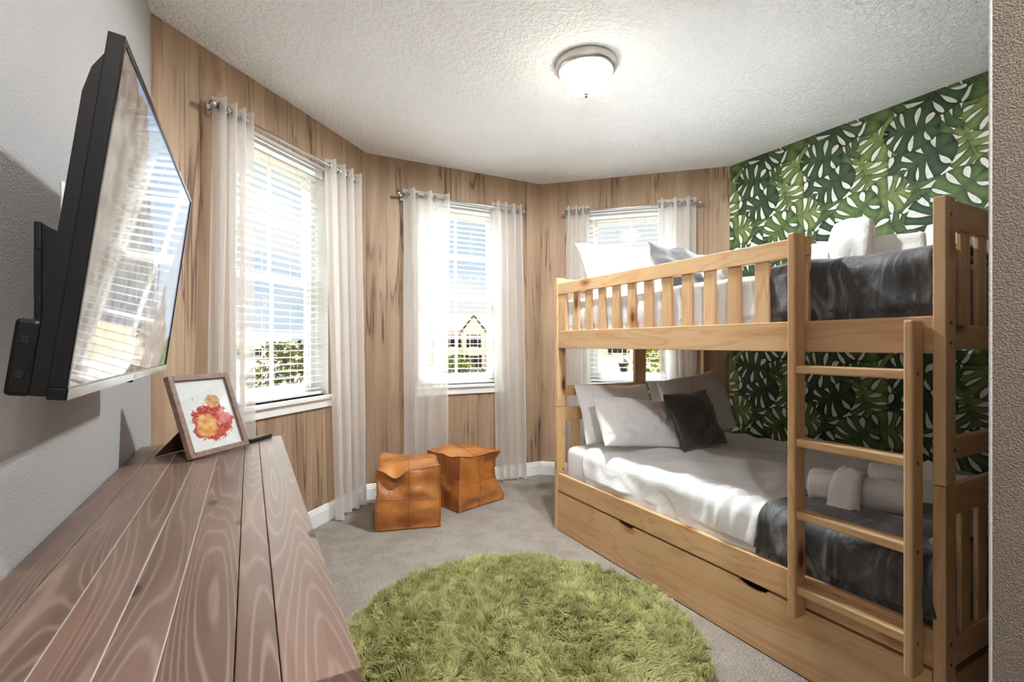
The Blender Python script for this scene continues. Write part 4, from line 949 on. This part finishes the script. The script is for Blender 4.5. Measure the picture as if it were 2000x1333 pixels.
# ================================================================ ROUND SHAG RUG
def rug():
    cx, cy, rad = 1.000, 1.781, 0.735
    o = tag(empty('shag_rug', (cx, cy, 0)), 'round olive green shag rug on the carpet', 'rug')
    g = G(); g.lathe([(0.0, 0.001), (rad * 0.985, 0.001), (rad * 0.99, 0.008), (rad * 0.98, 0.012), (0.0, 0.012)], n=72); g.put('backing', plain('rug_backing', (0.10, 0.105, 0.02), 0.95, 0.05), o)
    r = np.random.default_rng(5); N = 72000
    rr = rad * np.sqrt(r.uniform(0, 1, N)); th = r.uniform(0, 2 * PI, N); x = rr * np.cos(th); y = rr * np.sin(th); P2 = np.stack([x, y], 1)
    f1 = Wob(3, 14, 1.2, 4.0); f2 = Wob(4, 14, 1.2, 4.0); f3 = Wob(6, 20, 8.0, 22.0); f4 = Wob(8, 20, 8.0, 22.0); f5 = Wob(9, 12, 2.0, 9.0)
    dx = f1(P2) * 0.5 + f3(P2) * 0.9 + r.normal(0, 0.35, N) + 0.35 * x / rad; dy = f2(P2) * 0.5 + f4(P2) * 0.9 + r.normal(0, 0.35, N) + 0.35 * y / rad - 0.25
    L = 0.046 * (1 + 0.15 * r.normal(size=N)); wdt = r.uniform(0.0016, 0.0030, N)
    d = np.stack([dx, dy, np.full(N, 1.0)], 1); lean = np.clip(np.hypot(dx, dy), 0.05, 1.5)
    hd = np.stack([dx, dy], 1) / np.hypot(dx, dy)[:, None]; side = np.stack([-hd[:, 1], hd[:, 0], np.zeros(N)], 1)
    tw = r.uniform(-0.9, 0.9, N); side = side * np.cos(tw)[:, None] + np.stack([hd[:, 0], hd[:, 1], np.zeros(N)], 1) * np.sin(tw)[:, None]
    lev = [0.0, 0.4, 0.75, 1.0]; V = np.zeros((N, 7, 3)); base = np.stack([x, y, np.full(N, 0.010)], 1)
    for k, t in enumerate(lev):
        ang = lean * 0.85 * t; out = L * (t * np.sin(ang * 0.8)); up = L * t * np.cos(ang * 0.75)
        p = base + np.stack([hd[:, 0] * out, hd[:, 1] * out, np.maximum(up, 0.002)], 1)
        w = (wdt * (1 - 0.5 * t))[:, None] * side
        if k < 3: V[:, 2 * k] = p - w; V[:, 2 * k + 1] = p + w
        else: V[:, 6] = p
    idx = np.arange(N)[:, None] * 7
    quads = np.concatenate([idx + np.array([[0, 1, 3, 2]]), idx + np.array([[2, 3, 5, 4]])], 0); tris = idx + np.array([[4, 5, 6]])
    nq, ntr = len(quads), len(tris)
    me = bpy.data.meshes.new('pile'); me.vertices.add(N * 7); me.vertices.foreach_set('co', V.astype(np.float32).ravel())
    me.loops.add(nq * 4 + ntr * 3); me.loops.foreach_set('vertex_index', np.concatenate([quads.ravel(), tris.ravel()]).astype(np.int32))
    me.polygons.add(nq + ntr); me.polygons.foreach_set('loop_start', np.concatenate([np.arange(nq) * 4, nq * 4 + np.arange(ntr) * 3]).astype(np.int32))
    me.update(calc_edges=True)
    tone = np.clip(0.5 + 0.22 * f5(P2) * 0.6 + 0.16 * r.normal(size=N), 0, 1)[:, None]
    c0 = np.array([0.30, 0.295, 0.105]); c1 = np.array([0.66, 0.64, 0.32]); c = c0 + (c1 - c0) * tone
    C = np.ones((N, 7, 4), np.float32); C[:, :, :3] = c[:, None, :]
    at = me.color_attributes.new('Col', 'FLOAT_COLOR', 'POINT'); at.data.foreach_set('color', C.ravel())
    m = NT('olive_pile'); a = m.n('Attribute'); a.attribute_name = 'Col'; df = m.n('BsdfDiffuse'); tl = m.n('BsdfTranslucent'); mx = m.n('MixShader'); mx.inputs[0].default_value = 0.35
    m.l(a.outputs['Color'], df.inputs[0]); m.l(a.outputs['Color'], tl.inputs[0]); m.l(df.outputs[0], mx.inputs[1]); m.l(tl.outputs[0], mx.inputs[2])
    me.materials.append(m.done(mx)); pl_ = link('pile', me, o); pl_['kind'] = 'stuff'; pl_['label'] = 'long olive green pile'
rug()

# ================================================================ OUTSIDE, seen through the slats (upper-floor room)
GZ = -3.1
fwd = Vector((math.sin(YAW), math.cos(YAW), 0)); rgt = Vector((math.cos(YAW), -math.sin(YAW), 0))
def out(px, dist):
    """ground point in the compass direction of photo column px at a depth in metres"""
    p = (fwd + rgt * ((px - 1000) / FPX)) * dist; return Vector((p.x, p.y, GZ))
gp = mesh('ground_outside', [(-160, -40, GZ), (220, -40, GZ), (220, 260, GZ), (-160, 260, GZ)], [(0, 1, 2, 3)], M['grass']); struct(gp, 'dry lawn outside below the windows')
rd = []
for px, dd, w in ((760, 20, 4.5), (690, 30, 4.5), (640, 42, 4.5), (600, 60, 4.5), (575, 90, 4.5), (560, 150, 5.0)):
    p = out(px, dd); rd += [(p.x - w, p.y, GZ + 0.02), (p.x + w, p.y, GZ + 0.02)]
tag(mesh('street', rd, [(2 * i, 2 * i + 1, 2 * i + 3, 2 * i + 2) for i in range(5)], M['asphalt']), 'pale street running away outside the left bay window', 'street')

def tree(label, px, dist, ztop, rad, hz, dark, light, seed, n=900, ls=0.12, group='trees outside the windows'):
    b = out(px, dist); t = tag(empty('leafy_tree', b), label, 'tree', group); r = np.random.default_rng(seed); zc = ztop - hz
    G().tube([(0, 0, 0), (0.05, 0, (zc - GZ) * 0.5), (0, 0.03, zc - GZ)], [rad * 0.10, rad * 0.08, rad * 0.04], 8).put('trunk', M['bark'], t)
    d = r.normal(size=(n, 3)); d /= np.linalg.norm(d, axis=1)[:, None]; q = r.uniform(0.35, 1, n) ** 0.5; wob = 1 + 0.22 * Wob(seed, 8, 0.3, 0.9, 3)(d)
    c = d * (q * wob)[:, None] * np.array([rad, rad, hz]) + np.array([0, 0, zc - GZ])
    a = r.normal(size=(n, 3)); a /= np.linalg.norm(a, axis=1)[:, None]; b2 = np.cross(a, r.normal(size=(n, 3))); b2 /= np.linalg.norm(b2, axis=1)[:, None]
    s_ = ls * r.uniform(0.6, 1.3, n)[:, None]; V = np.stack([c - a * s_, c + b2 * s_ * 0.5, c + a * s_, c - b2 * s_ * 0.5], 1).reshape(-1, 3)
    me = bpy.data.meshes.new('crown'); me.from_pydata(V.tolist(), [], (np.arange(n)[:, None] * 4 + np.arange(4)[None]).tolist())
    tn = r.uniform(0, 1, n)[:, None]; cc = np.array(dark) + (np.array(light) - np.array(dark)) * tn; C = np.ones((n, 4, 4), np.float32); C[:, :, :3] = cc[:, None]
    at = me.color_attributes.new('Col', 'FLOAT_COLOR', 'POINT'); at.data.foreach_set('color', C.ravel()); me.materials.append(M['leaf']); link('crown', me, t)
DK, LT = (0.03, 0.042, 0.010), (0.17, 0.155, 0.03)
YL = (0.26, 0.23, 0.03)
tree('bushy dark green tree outside low in the left bay window', 545, 15, 0.55, 0.85, 0.95, DK, LT, 1, 1100, 0.10)
tree('thin yellow-green tree outside at the left of the left bay window', 508, 19, 0.45, 0.55, 0.85, (0.009, 0.009, 0.002), YL, 2, 600, 0.10)
tree('wide tree beside the street outside the left bay window', 590, 62, 1.4, 3.4, 1.9, DK, LT, 3, 1100, 0.35)
tree('distant tree outside the left bay window beyond the street', 556, 88, 1.6, 3.0, 1.9, DK, LT, 4, 700, 0.4)
tree('small round green tree outside the middle bay window in front of the houses', 897, 30, 0.50, 0.95, 0.85, (0.035, 0.06, 0.010), (0.19, 0.20, 0.03), 5, 1000, 0.10)
tree('sunlit yellow-green tree outside the window behind the bunk', 1276, 13, 1.35, 0.55, 0.95, (0.07, 0.085, 0.010), (0.32, 0.31, 0.04), 6, 900, 0.08)
tree('low shrub outside the middle bay window at the right', 950, 48, -1.0, 0.7, 0.6, DK, LT, 7, 400, 0.12)

def house(label, px, dist, wd_, dp, hw_, hr, mat, face, wins, gables, group='houses across the street'):
    """two-storey house: gabled main roof along its width, cross gables, windows with shutters on the street side"""
    b = out(px, dist); h = tag(empty('house', b, face), label, 'house', group)
    G().box((-wd_ / 2, 0, 0), (wd_ / 2, dp, hw_)).put('walls', mat, h)
    e = 0.5; G().prism([(-e, hw_ - 0.15), (dp + e, hw_ - 0.15), (dp / 2, hw_ + hr)], 0, -wd_ / 2 - e, wd_ / 2 + e).put('roof', M['roof'], h)
    for gx, gw, gh in gables:
        bay = G().box((gx - gw / 2, -0.7, 0), (gx + gw / 2, 0.05, hw_ - 0.1)).add([(gx - gw / 2, -0.7, hw_ - 0.1), (gx + gw / 2, -0.7, hw_ - 0.1), (gx, -0.7, hw_ + gh)], [(0, 1, 2)]).put('gable_bay', mat, h)
        rf = G()
        for s_ in (-1, 1):
            rf.add([(gx + s_ * (gw / 2 + 0.35), -1.0, hw_ - 0.35), (gx, -1.0, hw_ + gh + 0.05), (gx, dp / 2, hw_ + gh + 0.05), (gx + s_ * (gw / 2 + 0.35), dp / 2, hw_ - 0.35),
                    (gx + s_ * (gw / 2 + 0.35), -1.0, hw_ - 0.15), (gx, -1.0, hw_ + gh + 0.3), (gx, dp / 2, hw_ + gh + 0.3), (gx + s_ * (gw / 2 + 0.35), dp / 2, hw_ - 0.15)],
                   [(0, 1, 2, 3), (7, 6, 5, 4), (0, 4, 5, 1), (3, 2, 6, 7), (0, 3, 7, 4)])
        rf.put('gable_roof', M['roof'], bay)
    for wx, wz, ww, wh, wy in wins:
        f = G().box((wx - ww / 2 - 0.1, wy - 0.06, wz - 0.1), (wx + ww / 2 + 0.1, wy, wz + wh + 0.1)).put('window', M['vinyl'], h)
        G().box((wx - ww / 2, wy - 0.09, wz), (wx + ww / 2, wy - 0.06, wz + wh)).put('pane', M['hglass'], f)
        for s_ in (-1, 1): G().box((wx + s_ * (ww / 2 + 0.32) - 0.2, wy - 0.08, wz - 0.1), (wx + s_ * (ww / 2 + 0.32) + 0.2, wy, wz + wh + 0.1)).put('shutter', M['shutter'], f)
fa = -YAW
house('cream two-storey house with twin gables outside the middle bay window', 925, 70, 11, 8, 6.3, 2.4, M['stucco'], fa + 0.1, [(0.0, 3.9, 1.0, 1.7, -0.7), (2.9, 3.9, 1.0, 1.7, 0), (-2.8, 3.9, 1.0, 1.7, 0), (0.0, 0.9, 1.2, 1.7, -0.7), (2.9, 0.9, 1.2, 1.7, 0), (-2.8, 0.6, 1.2, 2.0, 0)], [(0.0, 3.0, 1.9)])
house('white house with a brown gable at the left of the middle bay window', 838, 95, 9, 8, 6.0, 2.6, M['stucco2'], fa + 0.1, [(1.8, 3.8, 1.0, 1.6, -0.7), (-1.8, 3.8, 1.0, 1.6, 0), (1.8, 0.8, 1.2, 1.8, -0.7)], [(1.8, 3.4, 2.2)])
house('pale neighbouring house close outside the window behind the bunk', 1165, 24, 5.5, 6, 2.6, 1.0, M['stucco'], fa - 0.2, [(-0.9, 0.9, 0.9, 1.3, 0), (1.2, 0.9, 0.9, 1.3, 0)], [])
house('tall cream house far outside the window behind the bunk', 1250, 55, 12, 8, 5.2, 2.2, M['stucco'], fa - 0.2, [(-2.5, 3.2, 1.0, 1.5, 0), (1.0, 3.2, 1.0, 1.5, 0), (-2.5, 0.8, 1.0, 1.5, 0), (1.0, 0.8, 1.0, 1.5, 0)], [(3.6, 3.0, 1.6)])
house('far white house on the horizon outside the left bay window', 500, 130, 16, 9, 4.2, 1.6, M['stucco2'], fa + 0.4, [(-4, 1.2, 1.6, 1.6, 0), (0, 1.2, 1.6, 1.6, 0), (4, 1.2, 1.6, 1.6, 0)], [])

b = out(1218, 22); lp = tag(empty('street_lamp', b), 'dark lantern post outside the window behind the bunk', 'street lamp')
G().tube([(0, 0, 0), (0, 0, 2.9)], 0.07, 8).put('post', M['shutter'], lp); G().lathe([(0.08, 2.9), (0.22, 3.4), (0.26, 3.45), (0.05, 3.65), (0.0, 3.75)], n=8).put('lantern', M['shutter'], lp)
b = out(514, 53); ca = tag(empty('parked_car', b, 0.3), 'small blue car parked outside low in the left bay window', 'car')
bl = plain('blue_car_paint', (0.006, 0.015, 0.07), 0.25, 0.5)
g = G(); pr = [(-2.1, 0.35), (2.1, 0.35), (2.15, 0.75), (1.1, 0.9), (0.6, 1.4), (-1.0, 1.42), (-1.6, 0.95), (-2.15, 0.85)]; n_ = len(pr)
g.add([(x, -0.85, z) for x, z in pr] + [(x, 0.85, z) for x, z in pr], [tuple(range(n_)), tuple(range(2 * n_ - 1, n_ - 1, -1))] + [(i, n_ + i, n_ + (i + 1) % n_, (i + 1) % n_) for i in range(n_)]); g.put('car_body', bl, ca)
for x in (-1.3, 1.3):
    for y in (-0.8, 0.62): G().tube([(x, y, 0.34), (x, y + 0.18, 0.34)], 0.34, 14).put('wheel', M['black'], ca)
for y in (-0.87, 0.86): G().prism([(-0.95, 0.95), (0.75, 0.95), (0.5, 1.32), (-0.85, 1.32)], 1, y, y + 0.01).put('side_window', M['hglass'], ca)
